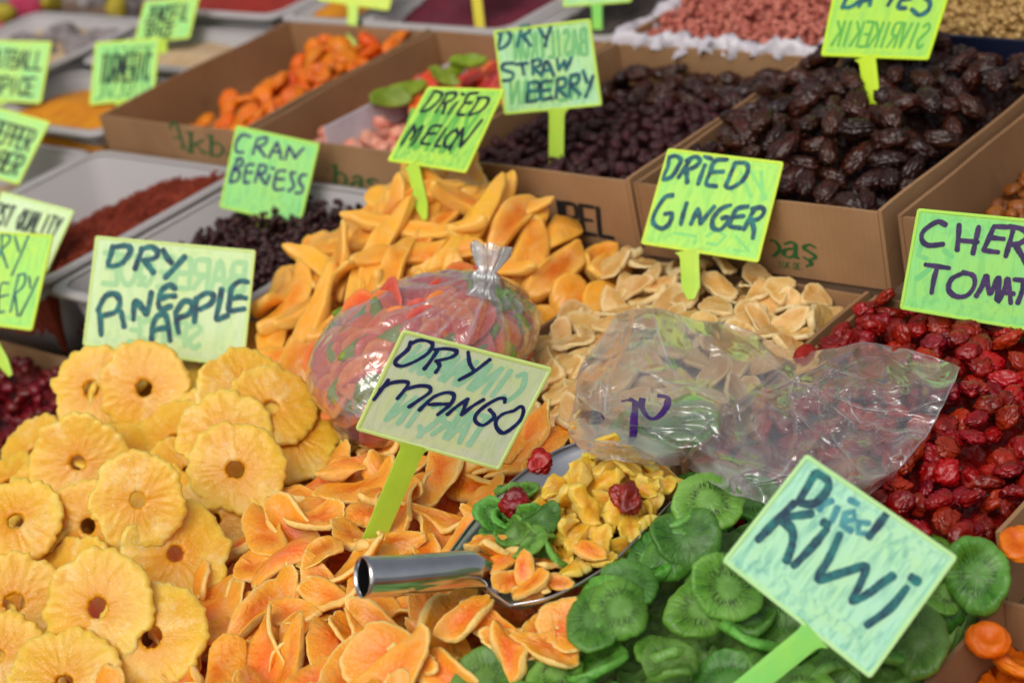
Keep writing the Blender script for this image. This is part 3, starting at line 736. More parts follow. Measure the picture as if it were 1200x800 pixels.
# the liner: a crumpled collar folded over the tray's rim
V, F = [], []; per = [(-1.664, 2.0), (-1.362, 2.0), (-1.362, 2.4), (-1.664, 2.4)]; nseg = 240; prof_ = [(.012, -.03), (.006, .0), (.0, .012), (-.007, .010), (-.011, .002), (-.012, -.008)]
for i in range(nseg):
    u = i / nseg * 4; k = int(u); f = u - k; a, b = np.array(per[k]), np.array(per[(k + 1) % 4]); p = a + (b - a) * f; c = np.array([-1.513, 2.2]); dr = (c - p); dr /= np.linalg.norm(dr)
    for j, (ins, z) in enumerate(prof_):
        q = p + dr * (ins + .004 * math.sin(i * .9 + j) * (j > 1) + .003 * rng.normal())
        V.append((q[0], q[1], z + .004 * math.sin(i * .37 + j * .7) + .0025 * rng.normal()))
nf = len(prof_)
for i in range(nseg):
    for j in range(nf - 1): i2 = (i + 1) % nseg; F.append((i * nf + j, i2 * nf + j, i2 * nf + j + 1, i * nf + j + 1))
lin = link('liner', mesh('liner', np.array(V) - np.array(cr.location), F, [M_LINER]), cr)

# print on the cartons
def front_print(box, y, words, m, w, nib, thin, name='print'):
    paths = [p for wd in words for p in wd]
    return lettering(paths, np.array([box.location[0], y, -.04]), np.array([0, -1., 0]), w, m, name, box, off=.0004, nib=nib, thin=thin, smooth=False)
def serif(cells):
    out = []
    for ch, x0, y0, x1, y1 in cells:                     # (x0,y0) baseline left, (x1,y1) x-height right in px
        for st in FONT[ch]:
            P = np.array([[float(c) for c in p.split(',')] for p in st.split()]); P = cat_rom(P, 6) if len(P) > 2 else P
            out.append(np.array([(x0 + (x1 - x0) * u + .05 * (y1 - y0) * 0, (y0 + (y1 - y0) * v) + (u * .06 * (x1 - x0))) for u, v in P]))
        if ch in 'kb':
            out.append(np.array([(x0 - 3, y0 + (y1 - y0) * 1.5), (x0 + (x1 - x0) * .2, y0 + (y1 - y0) * 1.5)]))
        if ch in 'k': out.append(np.array([(x0 - 2, y0), (x0 + 5, y0 + .5)])); out.append(np.array([(x1 - 4, y0 + .5), (x1 + 3, y0 + 1)]))
        if ch == 'A': out.append(np.array([(x0 - 3, y0), (x0 + 5, y0 + .5)])); out.append(np.array([(x1 - 5, y0 + 1), (x1 + 3, y0 + 1.5)]))
    return out
front_print(boxD, 1.600, [serif([('A', 836, 292, 862, 258), ('k', 868, 295, 888, 276), ('b', 896, 299, 914, 281), ('a', 918, 301, 936, 283), ('\u015f', 941, 304, 957, 286)])], M_GREENP, .0062, 0., .42, 'green_print')
front_print(boxD, 1.600, [word_paths('LUK.DE.', [(914, 306), (942, 309), (942, 316), (914, 313)])], M_GREENP, .0012, None, 1, 'green_print')
front_print(boxA, 1.612, [serif([('A', 192, 172, 216, 142), ('k', 222, 178, 240, 163), ('b', 246, 182, 262, 167), ('a', 268, 185, 282, 171)])], M_GREENP, .0066, 0., .42, 'green_print')
front_print(boxB, 1.608, [serif([('A', 340, 207, 362, 178), ('k', 370, 214, 386, 198), ('b', 392, 218, 406, 202), ('a', 412, 221, 426, 206), ('\u015f', 430, 224, 444, 209)])], M_GREENP, .0066, 0., .42, 'green_print')
front_print(boxC, 1.606, [word_paths('NATUREL', [(578, 224), (716, 246), (719, 279), (581, 254)], gap=.35)], M_BLACKP, .0078, 0., .62, 'black_print')

# ------------------------------------------------------------------ heaps (the height field under each food)
H_ = {}
H_['pine'] = heap(-1.822, -1.432, .725, 1.225, [[-.175, -.17, -.175], [-.125, -.11, -.125], [-.10, -.088, -.10]], drop=0.02)
H_['mango'] = heap(-1.418, -1.061, .725, 1.236, [[-.140, -.138, -.135], [-.112, -.100, -.115], [-.100, -.088, -.104]], drop=0.03)
H_['kiwi'] = heap(-1.061, -.742, .825, 1.236, [[-.138, -.128, -.142], [-.122, -.106, -.125], [-.114, -.102, -.118]], drop=0.028)
H_['apri2'] = heap(-.727, -.425, .825, 1.225, [[-.172, -.165, -.17], [-.166, -.155, -.165], [-.168, -.162, -.168]], drop=0.015)
H_['sour'] = heap(-2.125, -1.837, .845, 1.223, [[-.15, -.14, -.15], [-.135, -.12, -.13], [-.135, -.125, -.13]], drop=0.014)
H_['chili'] = heap(-2.286, -2.008, 1.262, 1.582, [[-.125, -.10, -.08], [-.12, -.07, -.045], [-.14, -.08, -.05]], .006)
H_['cran'] = heap(-1.968, -1.702, 1.262, 1.582, [[-.10, -.095, -.10], [-.095, -.085, -.09], [-.10, -.09, -.095]])
H_['greyt'] = heap(-2.596, -2.328, 1.262, 1.582, [[-.12, -.10, -.11], [-.11, -.10, -.10], [-.12, -.11, -.12]])
H_['melon'] = heap(-1.676, -1.365, 1.236, 1.592, [[-.088, -.098, -.11], [-.034, -.032, -.085], [-.016, .004, -.082]], drop=0.03)
H_['ginger'] = heap(-1.365, -1.068, 1.236, 1.592, [[-.115, -.108, -.112], [-.10, -.088, -.10], [-.094, -.082, -.108]], drop=0.016)
H_['tomato'] = heap(-1.053, -.739, 1.236, 1.592, [[-.115, -.11, -.118], [-.10, -.09, -.098], [-.094, -.088, -.094]], drop=0.016)
H_['apri'] = heap(-2.292, -2.008, 1.617, 1.986, [[-.083, -.07, -.03], [-.08, -.035, -.012], [-.07, -.02, -.01]], drop=0.016)
H_['lokum'] = heap(-1.988, -1.682, 1.614, 1.986, [[-.045, -.035, -.04], [-.05, -.03, -.035], [-.06, -.03, -.02]], drop=0.015)
H_['straw'] = heap(-1.663, -1.367, 1.612, 1.986, [[-.03, -.025, -.03], [-.03, -.02, -.025], [-.04, -.035, -.03]], drop=0.01)
H_['date'] = heap(-1.347, -1.045, 1.606, 1.986, [[-.035, -.015, -.03], [.0, .032, .0], [.0, .036, .01]], drop=0.024)
H_['raisin'] = heap(-1.021, -.72, 1.612, 1.986, [[-.06, -.055, -.06], [-.05, -.045, -.05], [-.045, -.04, -.04]], drop=0.012)
H_['turm'] = heap(-2.596, -2.328, 1.626, 1.80, [[-.06, -.055, -.06], [-.045, -.03, -.045], [-.055, -.05, -.055]])
H_['pale'] = heap(-2.596, -2.328, 1.84, 1.978, [[-.05, -.045, -.05], [-.04, -.03, -.04], [-.045, -.04, -.045]])
H_['beige'] = heap(-2.908, -2.638, 1.54, 1.975, [[-.05, -.045, -.05], [-.03, -.02, -.03], [-.035, -.03, -.03]])
H_['redp'] = heap(-2.61, -2.36, 2.02, 2.36, [[-.02, -.01, -.02], [.0, .02, .0], [-.01, 0, -.01]])
H_['yel'] = heap(-2.31, -2.19, 2.02, 2.36, [[-.02, -.02], [-.01, -.01], [-.01, -.01]])
H_['sumac'] = heap(-2.14, -1.89, 2.02, 2.36, [[-.03, -.02, -.03], [-.01, .0, -.01], [-.01, 0, -.01]])
H_['pepper'] = heap(-1.845, -1.69, 2.02, 2.36, [[-.025, -.02, -.02], [-.01, .0, -.01], [-.01, 0, -.01]])
H_['peanut'] = heap(-1.655, -1.37, 2.008, 2.392, [[-.012, -.005, -.01], [.0, .015, .0], [0, .02, 0]])
H_['nut'] = heap(-1.34, -.99, 2.01, 2.392, [[.02, .024, .02], [.035, .05, .04], [.04, .06, .04]])
# ------------------------------------------------------------------ steel scoop and what is in it
SCZ = np.full((NX, NY), np.inf); SCOOP_PTS = []
def scoop():
    L = [(526, 648), (560, 604), (604, 560), (652, 528), (706, 509)]; R_ = [(598, 709), (650, 697), (712, 662), (762, 614), (808, 565)]
    zl = [-.052, -.05, -.048, -.047, -.046]; zr = [-.055, -.055, -.053, -.05, -.046]
    Lp = cat_rom([at(*p, z) for p, z in zip(L, zl)], 8); Rp = cat_rom([at(*p, z) for p, z in zip(R_, zr)], 8); n = len(Lp); mv = 22
    sag = np.interp(np.arange(n), [0, 1, 3, 8, n - 6, n - 1], [.0, .018, .027, .03, .027, .018])
    root = empty('scoop', tuple(at(585, 668, -.06)), 'shiny steel scoop lying across the mango and kiwi full of mixed dried fruit', 'scoop')
    outer = []
    for k in range(n):
        for j in range(mv + 1):
            w = j / mv; v = 2 * w - 1; P = Lp[k] * (1 - w) + Rp[k] * w; outer.append(P - np.array([0, 0, sag[k] * (1 - abs(v) ** 2.4)]))
    outer = np.array(outer); F = []
    for k in range(n - 1):
        for j in range(mv): a = k * (mv + 1) + j; F.append((a, a + 1, a + mv + 2, a + mv + 1))
    me = mesh('pan', outer - np.array(root.location), F, [M_PAN]); o = link('pan', me, root)
    md = o.modifiers.new('thick', 'SOLIDIFY'); md.thickness = .0012; md.offset = -1
    # rolled rim wire
    edge = np.concatenate([Lp, Rp[::-1]]); 
    def tube(path, rad, nseg, m, name, closed_ends=True, inner=None):
        path = np.array(path); D = np.gradient(path, axis=0); D /= np.linalg.norm(D, axis=1)[:, None]; V = []
        rad = np.broadcast_to(rad, len(path)); ref = np.array([0, 0, 1.])
        def ringv(k, r):
            a = np.cross(D[k], ref); a /= np.linalg.norm(a); b = np.cross(D[k], a)
            return [path[k] + r * (a * math.cos(t) + b * math.sin(t)) for t in np.linspace(0, 2 * math.pi, nseg, endpoint=False)]
        seq = [(k, rad[k]) for k in range(len(path))]
        if inner: seq = [(k, rad[k] - inner) for k in range(len(path) - 1, 0, -1)] + [(0, rad[0] - inner), (0, rad[0] - inner * .3), (0, rad[0])] + seq[1:]
        for k, r in seq: V += ringv(k, r)
        F = [(a * nseg + i, a * nseg + (i + 1) % nseg, (a + 1) * nseg + (i + 1) % nseg, (a + 1) * nseg + i) for a in range(len(seq) - 1) for i in range(nseg)]
        if closed_ends: F += [list(range(nseg))[::-1], [(len(seq) - 1) * nseg + i for i in range(nseg)]]
        return link(name, mesh(name, np.array(V) - np.array(root.location), F, [m]), root)
    tube(Lp, .0011, 8, M_STEEL, 'rim'); tube(Rp, .0011, 8, M_STEEL, 'rim')
    h = cat_rom([at(424, 676, -.004), at(470, 674, -.017), at(515, 670, -.030), at(552, 667, -.041), at(577, 675, -.054), at(592, 692, -.066)], 9)
    rr = np.interp(np.arange(len(h)), [0, len(h) * .6, len(h) * .75, len(h) - 1], [.0170, .0156, .0135, .0105])
    tube(h, rr, 40, M_STEEL, 'handle', True, .0012)
    # raster
    U = []
    for k in np.linspace(0, n - 1.001, 120):
        i = int(k); f = k - i
        for w in np.linspace(0, 1, 80):
            P = (Lp[i] * (1 - f) + Lp[i + 1] * f) * (1 - w) + (Rp[i] * (1 - f) + Rp[i + 1] * f) * w; s = sag[i] * (1 - f) + sag[i + 1] * f
            U.append(P - np.array([0, 0, s * (1 - abs(2 * w - 1) ** 2.4)]))
    U = np.array(U); i, j = cell_idx(U[:, 0], U[:, 1]); SCZ[i, j] = U[:, 2]; TGT[i, j] = np.minimum(TGT[i, j], U[:, 2] - .006); HM[i, j] = np.minimum(HM[i, j], U[:, 2] - .03)
    hp = []
    for k in range(len(h)):
        for t in np.linspace(-1, 1, 12): hp.append(h[k] + np.array([0, 0, rr[k]]) + np.cross(FW, [0, 0, 1]) * 0 + np.array([t * rr[k], 0, -rr[k] * .2]))
    hp = np.array(hp); i, j = cell_idx(hp[:, 0], hp[:, 1]); SCZ[i, j] = np.minimum(SCZ[i, j], hp[:, 2] - .030); TGT[i, j] = np.minimum(TGT[i, j], hp[:, 2] - .04); HM[i, j] = np.minimum(HM[i, j], hp[:, 2] - .055); SCOOP_PTS.extend([U, hp]); return root
SCOOP = scoop()
def clear_above(top_keep=0):
    keep = []
    for r in PLACED:
        V = r[3]; i, j = cell_idx(V[:, 0], V[:, 1]); c = SCZ[i, j]
        if (V[:, 2] > c + .003).sum() > len(V) * .04 and np.isfinite(c).any(): continue
        keep.append(r)
    PLACED[:] = keep

for k, m, lb, rf, fl in (('chili', M_CHILI, 'brick red chili flakes heaped in the tub', .0028, -.16), ('turm', M_TURM, 'turmeric powder in its tub', .0006, -.082), ('pale', M_BEIGE, 'pale powder in its tub', .0006, -.082), ('beige', M_BEIGE, 'beige powder in the long tub', .0006, -.08),
        ('redp', M_REDPOW, 'dark red pepper powder', .001, -.08), ('yel', M_TURM, 'yellow spice powder', .001, -.08), ('sumac', M_SUMAC, 'purple sumac', .001, -.08), ('pepper', M_PEPPER, 'ground black pepper', .002, -.08), ('greyt', M_BEIGE, 'pale powder in the left tub', .001, -.16)):
    heap_mesh({'chili': 'chili_flakes', 'turm': 'turmeric_powder', 'redp': 'pepper_powder', 'yel': 'spice_powder', 'sumac': 'sumac_powder', 'pepper': 'black_pepper'}.get(k, 'pale_powder'), H_[k], m, lb, 0, 2 if k == 'chili' else 3, rf, fl)
def core(key, nm, m, lb, fl): heap_mesh(nm, H_[key], m, lb, .006, 2, .005, fl)
core('pine', 'pineapple_heap', M_PINE, 'pineapple pieces deep in the heap', -.207); core('mango', 'mango_heap', M_MANGO, 'mango slices deep in the heap', -.207)
core('kiwi', 'kiwi_heap', M_KIWI, 'kiwi slices deep in the heap', -.207); core('melon', 'melon_heap', M_MELON, 'melon strips deep in the heap', -.167)
core('ginger', 'ginger_heap', M_GINGER, 'ginger slices deep in the heap', -.167); core('tomato', 'tomato_heap', M_TOMATO, 'cherry tomatoes deep in the heap', -.167)
core('date', 'date_heap', M_DATE, 'dates deep in the box', -.083); core('straw', 'strawberry_heap', M_STRAW, 'dried strawberries deep in the box', -.083)
core('raisin', 'raisin_heap', M_RAISIN, 'raisins deep in the box', -.083); core('sour', 'sour_cherry_heap', M_SOUR, 'sour cherries deep in the tray', -.207)
core('cran', 'cranberry_heap', M_CRAN, 'cranberries deep in the tub', -.16); core('lokum', 'sweets_heap', M_LOKUM, 'pink sweets deep in the box', -.083)
core('apri', 'apricot_heap', M_APRI, 'apricots deep in the box', -.083); core('apri2', 'apricot_heap', M_APRI, 'apricots deep in the corner tray', -.207)
core('peanut', 'peanut_heap', M_PEANUT, 'peanuts deep in the tray', -.08); core('nut', 'nut_heap', M_BEAN, 'pale nuts deep in the crate', -.08)

# ------------------------------------------------------------------ countless small goods, joined
def scatter_stuff(name, m, key, n, size, sub, label, inset=.004, z=None, wr=.1):
    i0, i1, j0, j1 = H_[key]; Vs, Fs, off = [], [], 0
    bases = [vco(make_blob('tmp', m, size, 900 + q, sub, .15, wr)) for q in range(5)]; Fb = ICO[sub][1]; Fb = np.array(Fb)
    for k in range(n):
        x, y = rng.uniform(gx[i0] + inset, gx[i1 - 1] - inset), rng.uniform(gy[j0] + inset, gy[j1 - 1] - inset)
        n_ = np.array([0, 0, 1.]) + rng.normal(size=3) * .5; B = bases[k % 5] @ basis(n_, rng.uniform(0, 6.28)).T
        z0 = np.quantile(hz(x + B[:, 0], y + B[:, 1]) - B[:, 2], .75); B = B + [x, y, z0]; stamp(B)
        Vs.append(B); Fs.append(Fb + off); off += len(B)
    o = link(name, mesh(name, np.concatenate(Vs), np.concatenate(Fs).tolist(), [m])); o['kind'] = 'stuff'; o['label'] = label
scatter_stuff('cranberries', M_CRAN, 'cran', 2300, (.011, .008, .007), 2, 'dark shrivelled cranberries filling the tub')
scatter_stuff('peanuts', M_PEANUT, 'peanut', 1700, (.013, .009, .008), 1, 'pink skinned peanuts filling the lined tray', z=None, wr=.03)
scatter_stuff('pale_nuts', M_BEAN, 'nut', 1400, (.014, .008, .008), 1, 'pale nuts in the navy crate', wr=.03)
scatter_stuff('chili_crumbs', M_CHILI, 'chili', 5000, (.0045, .0035, .002), 1, 'coarse chili flakes on the heap')

# ------------------------------------------------------------------ pieces one can count
def retarget(me, px, py, yaw, kw):
    tx, ty = px, py
    for _ in range(4):
        P = hit(tx, ty); Mx, V = place(me, P[0], P[1], yaw, do_stamp=False, **kw)
        cx, cy = proj(np.array([Mx[0][3], Mx[1][3], Mx[2][3]])); tx += (px - cx) * .8; ty += (py - cy) * .8
    return P
def put_px(kind, me, px, py, label, cat, group, yaw=None, a=1., up=0., rt=0., **kw):
    """a placed piece whose middle shows at (px, py); its face normal = a * towards the viewer + up * UP + rt * RT"""
    yaw = rng.uniform(0, 6.28) if yaw is None else yaw
    n = -FW * a + np.array([0, 0, 1.]) * up + RT * rt; kw = dict(kw, nfix=n)
    P = retarget(me, px, py, yaw, kw)
    return put(kind, me, label, cat, group, xy=(P[0], P[1]), yaw=yaw, **kw)
AUTO = {'mango slice under the near rim of the scoop', 'kiwi slice under the near rim of the scoop', 'grey brown dried root bundle in the far left corner', 'red candied fruit slice inside the knotted bag', 'orange candied fruit slice inside the knotted bag', 'green candied fruit slice inside the knotted bag', 'pale yellow pineapple chunk in the scoop', 'orange mango sliver at the back of the scoop', 'crumpled green kiwi piece in the scoop'}
def fill(kind, meshes, box, n, label, cat, group, yawf=None, over=0., **kw):
    AUTO.add(label)
    x0, x1, y0, y1 = box
    g = np.random.default_rng(len(PLACED) + 1); pts = []
    for _ in range(n):                                     # best-candidate sampling keeps them evenly spread
        c = g.uniform([x0, y0], [x1, y1], (6, 2))
        if pts:
            r_ = np.array(pts[-40:]); d = np.min(np.linalg.norm(c[:, None] - r_[None], axis=2), 1); c = c[np.argmax(d)]
        else: c = c[0]
        pts.append(c); lb = label(c) if callable(label) else label
        i_, j_ = cell_idx(np.array([c[0]]), np.array([c[1]]))
        if HM[i_[0], j_[0]] > TGT[i_[0], j_[0]] + over: continue
        put(kind, meshes[g.integers(len(meshes))], lb, cat, group, xy=c, yaw=(yawf(g) if yawf else g.uniform(0, 6.28)), flip=bool(g.random() < .5), **kw)

PINE = [make_pine(100 + i) for i in range(9)]
gp = 'dried pineapple rings heaped in the left tray'
fill('pineapple_ring', PINE, (-1.79, -1.46, .74, 1.2), 60, 'yellow dried pineapple ring low in the heap', 'pineapple ring', gp, tilt=.28, toward=.55, q=.75, over=.02)
MANGO = [make_leafy('mango_slice', M_MANGO, .082, .035, .0056, 200 + i, curl=(8, 50), lcurl=(-14, 18), tw=11, ruff=.15, jag=.022, wav=.005, taper=.55) for i in range(14)] + \
        [make_leafy('mango_slice', M_MANGO, .054, .033, .005, 230 + i, curl=(5, 50), lcurl=(-24, 24), tw=14, ruff=.18, jag=.028, wav=.0045, taper=.6) for i in range(8)] + \
        [make_leafy('mango_slice', M_MANGO, .10, .046, .0046, 250 + i, curl=(14, 40), lcurl=(-12, 16), tw=10, ruff=.16, jag=.022, wav=.005, taper=.6) for i in range(5)] + \
        [make_leafy('mango_slice', M_MANGO, .085, .024, .006, 270 + i, curl=(-30, 50), lcurl=(-34, 34), tw=20, ruff=.14, jag=.02, wav=.005, taper=.5) for i in range(6)]
gm = 'dried mango slices heaped round the scoop'
fill('mango_slice', MANGO, (-1.385, -1.062, .735, 1.226), 900, 'curled orange dried mango slice with pale frilled edges', 'dried mango', gm, tilt=.3, toward=.25, q=.74)
fill('mango_slice', MANGO, (-1.425, -1.39, .78, .93), 12, 'curled orange dried mango slice with pale frilled edges', 'dried mango', gm, tilt=.4, toward=.3, q=.86, over=.03)
RINGS = [ # px py towards up right label
 (228, 436, .8, .3, .0, 'pineapple ring mostly hidden behind the bottom of the pineapple sign'),
 (285, 462, .7, .5, .3, 'pineapple ring lying flat below the right corner of the pineapple sign'),
 (345, 512, .6, .6, .3, 'brownish pineapple ring at the edge of the heap by the bag of candied fruit'),
 (318, 478, .7, .5, .3, 'shaded pineapple ring between the pineapple sign and the candied fruit bag'),
 (102, 440, .9, .3, .0, 'pineapple ring tucked under the left corner of the pineapple sign'),
 (250, 610, .7, .4, .2, 'rough pineapple ring peeking out beside the mango slices'),
 (205, 650, .8, .3, .3, 'crumbly pineapple ring standing on edge under the middle rings'),
 (52, 478, .55, .1, .85, 'pineapple ring standing nearly on edge beside the dark sour cherries'),
 (255, 488, .85, .5, .1, 'pineapple ring with an oval hole right of the topmost ring'),
 (172, 462, 1., .1, -.1, 'topmost pale pineapple ring just below the pineapple sign'),
 (-12, 500, .8, .2, .6, 'pineapple ring cut by the left edge of the view'),
 (40, 650, .7, .6, .1, 'thin pineapple ring lying under the lower left ring'),
 (18, 608, .8, .6, .1, 'pineapple ring at the left edge below the round one'),
 (276, 552, .95, .3, .05, 'pineapple ring with dark centre hole nearest the mango slices'),
 (162, 590, 1., .15, .1, 'large pineapple ring right below and behind the smooth round one'),
 (93, 544, 1.1, .05, .0, 'smooth round pineapple ring facing the viewer in the middle of the heap'),
 (160, 690, .8, .5, .0, 'half hidden pineapple ring behind the ragged one'),
 (16, 706, .95, .3, .2, 'ragged pale pineapple ring at the lower left'),
 (116, 712, 1., .2, -.1, 'ragged pineapple ring beside the tray edge and the mango'),
 (30, 775, .6, .6, .1, 'wavy pineapple ring at the very bottom left'),
 (75, 800, .7, .5, .1, 'pineapple ring cut by the bottom edge beside the mango'),
 (-5, 770, .8, .4, .2, 'pineapple ring cut by the bottom left corner'),
]
for k, (px, py, a, u, r_, lb) in enumerate(RINGS):
    put_px('pineapple_ring', PINE[(k * 4) % 9], px, py, lb, 'pineapple ring', gp, a=a, up=u, rt=r_, q=.86)

KIWI = [make_kiwi(300 + i) for i in range(16)]
gk = 'dried kiwi slices heaped in the right tray'
fill('kiwi_slice', KIWI, (-1.045, -.752, .83, 1.226), 800, 'green dried kiwi slice with dark seeds', 'dried kiwi', gk, tilt=.42, toward=.25, q=.68)
for px, py, sc, a, u, r_, lb in ((690, 690, 1., .8, .4, 0, 'kiwi slice behind the big round one left side'), (820, 712, 1.2, .9, .3, .2, 'kiwi slice leaning on the big round one from the right'), (852, 690, 1.1, .9, .3, .3, 'kiwi slice under the left corner of the kiwi sign'),
        (775, 610, 1.2, .7, .6, .1, 'dark green kiwi slice just right of the scoop blade'), (822, 640, 1.25, .7, .6, 0, 'kiwi slice with folded rim right of the scoop tip'), (830, 590, 1.25, .7, .6, .1, 'topmost kiwi slice below the plastic bag'),
        (1148, 700, 1.3, .9, .3, -.1, 'large folded kiwi slice right of the kiwi sign by the cardboard edge'), (1075, 745, 1.2, .8, .4, 0, 'kiwi slice under the right corner of the kiwi sign'), (742, 722, 1.2, 1.1, .1, -.05, 'big round bright green kiwi slice with a ring of seeds below the scoop')):
    put_px('kiwi_slice', KIWI[(int(px) // 3 * 3) % 15], px, py, lb, 'dried kiwi', gk, a=a, up=u, rt=r_, q=.88, sc=sc)

MELON = [make_leafy('melon_strip', M_MELON, .112, .038, .0125, 400 + i, curl=(4, 20), lcurl=(-10, 12), tw=8, ruff=.1, jag=.012, wav=.006, taper=.35, nt_=60) for i in range(10)] + \
        [make_leafy('melon_strip', M_MELON, .072, .036, .012, 430 + i, curl=(2, 20), lcurl=(-10, 18), tw=9, ruff=.13, jag=.015, wav=.006, taper=.4, nt_=56) for i in range(8)]
gl = 'dried melon strips heaped behind the bag'
fill('melon_strip', MELON, (-1.665, -1.40, 1.25, 1.565), 520, 'translucent orange dried melon strip', 'dried melon', gl, yawf=lambda g: img_yaw(g.normal(18, 45), None), tilt=.16, toward=.22, q=.62, fit=.045)
fill('melon_strip', MELON[10:], (-1.41, -1.33, 1.45, 1.57), 16, 'translucent orange dried melon strip', 'dried melon', gl, tilt=.2, toward=.2, q=.65)
LONG = [make_leafy('melon_strip', M_MELON, .15, .028, .0125, 460 + i, curl=(-6, 20), lcurl=(-14, 10), tw=6, ruff=.06, jag=.01, wav=.003, taper=.25, nt_=60) for i in range(7)]
fill('melon_strip', LONG, (-1.64, -1.45, 1.28, 1.52), 30, 'long thick dried melon strip', 'dried melon', gl, yawf=lambda g: img_yaw(g.normal(16, 16), None), tilt=.08, toward=.15, q=.6, fit=.05, over=.03)
GING = [make_leafy('ginger_slice', M_GINGER, .041, .026, .0056, 500 + i, curl=(-14, 22), lcurl=(-14, 20), tw=10, ruff=.16, jag=.03, wav=.003, taper=.4, nt_=44) for i in range(18)]
gg = 'candied ginger slices heaped behind the empty bag'
fill('ginger_slice', GING, (-1.352, -1.085, 1.245, 1.575), 1300, 'pale sugared ginger slice', 'candied ginger', gg, tilt=.34, toward=.2, q=.7)
TOM = [make_blob('dried_cherry_tomato', M_TOMATO, (.0275, .0215, .0155), 600 + i, 4, .22, .155, 1.6, cup=.5) for i in range(12)]
gt = 'dried cherry tomatoes heaped in the right tray'
fill('dried_cherry_tomato', TOM, (-1.045, -.755, 1.245, 1.58), 1500, 'wrinkled dark red dried cherry tomato', 'dried tomato', gt, tilt=.4, toward=.1, q=.8)
SOUR = [make_blob('sour_cherry', M_SOUR, (.020, .017, .014), 640 + i, 2, .15, .1, 1.4) for i in range(6)]
fill('sour_cherry', SOUR, (-2.12, -1.84, .9, 1.215), 230, 'dark red dried sour cherry left of the pineapple', 'sour cherry', 'dried sour cherries in the left tray', tilt=.4, q=.8)
DATE = [make_blob('date', M_DATE, (.049, .0235, .020), 660 + i, 4, .07, .17, 2.8, ridge=.34) for i in range(12)]
gd = 'dates heaped in the cardboard box'
fill('date', DATE, (-1.33, -1.062, 1.625, 1.97), 420, 'glossy wrinkled dark brown date', 'date', gd, tilt=.35, q=.8)
STR = [make_blob('dried_strawberry', M_STRAW, (.021, .015, .012), 680 + i, 2, .2, .14, 1.6) for i in range(8)]
fill('dried_strawberry', STR, (-1.65, -1.38, 1.622, 1.86), 520, 'shrivelled dark purple dried strawberry', 'dried strawberry', 'dried strawberries in the cardboard box', tilt=.5, q=.8)
fill('date', DATE, (-1.645, -1.385, 1.86, 1.975), 42, 'dark date behind the dried strawberries', 'date', 'dates behind the strawberries', tilt=.35, q=.8)
RAI = [make_blob('golden_raisin', M_RAISIN, (.024, .018, .012), 700 + i, 2, .2, .12, 1.5) for i in range(6)]
fill('golden_raisin', RAI, (-1.005, -.735, 1.625, 1.97), 420, 'amber brown raisin in the right box', 'raisin', 'golden raisins in the cardboard box', tilt=.4, q=.8)
APR = [make_blob('dried_apricot', M_APRI, (.040, .035, .018), 720 + i, 4, .12, .06, 1.2, cup=.8) for i in range(8)]
fill('dried_apricot', APR, (-2.225, -2.02, 1.64, 1.975), 220, 'bright orange dried apricot in the far box', 'dried apricot', 'dried apricots in the far box', tilt=.4, q=.8)
fill('dried_apricot', APR, (-.715, -.50, .84, 1.2), 60, 'bright orange dried apricot in the corner tray', 'dried apricot', 'dried apricots in the corner tray', tilt=.3, q=.8)
put_px('dried_apricot', APR[1], 1163, 788, 'large orange apricot in the bottom right corner', 'dried apricot', 'dried apricots in the corner tray', a=.4, up=.8, sc=.9)
put_px('dried_apricot', APR[2], 1200, 700, 'orange apricot at the right edge just above the corner one', 'dried apricot', 'dried apricots in the corner tray', a=.4, up=.8, sc=.85)
LOK = [make_blob('pink_sweet', M_LOKUM, (.028, .022, .018), 740 + i, 2, .12, .08, 1.2) for i in range(6)]
fill('pink_sweet', LOK, (-1.978, -1.69, 1.62, 1.74), 70, 'lumpy pale pink sugared sweet', 'sweet', 'pink sweets in the cardboard box', tilt=.5, q=.8)
def strips(nm, m, s): return [make_leafy(nm, m, .06, .028, .006, s + i, curl=(0, 22), lcurl=(-10, 14), tw=8, ruff=.1, jag=.015, wav=.003, nt_=44) for i in range(5)]
CR, CO, CG = strips('candied_fruit', M_CRED, 760), strips('candied_fruit', M_CORANGE, 780), strips('candied_fruit', M_CGREEN, 800)
fill('candied_fruit', CR + CO[:2], (-1.93, -1.69, 1.77, 1.97), 46, 'red candied fruit strip in the cardboard box', 'candied fruit', 'candied fruit in the cardboard box', tilt=.4, toward=.3)
for px, py in ((533, 82), (548, 72), (520, 90)): put_px('candied_fruit', CG[0], px, py, 'green candied fruit left of the strawberry sign', 'candied fruit', 'candied fruit in the cardboard box', a=.6, up=.6)
put_px('candied_fruit', CG[2], 470, 118, 'pale green candied fruit behind the melon sign', 'candied fruit', 'candied fruit in the cardboard box', a=.8, up=.4)
put_px('candied_fruit', CG[3], 461, 128, 'olive green candied fruit next to the white divider', 'candied fruit', 'candied fruit in the cardboard box', a=.8, up=.4)
wl = link('white_divider', boxmesh('white_divider', (-.0015, -.13, -.03), (.0015, .13, .012), M_LINER, .0005)); tag(wl, 'white plastic strip dividing pink sweets from candied fruit', 'divider')
Pd = at(462, 112, -.012); wl.matrix_local = Matrix.Translation(Vector((-1.90, 1.80, -.022))) @ Matrix.Rotation(math.radians(-4), 4, 'Z')

FLAT = lambda m, s: [make_leafy('candied_fruit', m, .066, .042, .005, s + i, curl=(-10, 4), lcurl=(-8, 4), tw=6, ruff=.1, jag=.012, wav=.003, nt_=44) for i in range(5)]
BR, BO, BG = FLAT(M_CREDB, 1760), FLAT(M_CORANGE, 1780), FLAT(M_CGREEN, 1800)
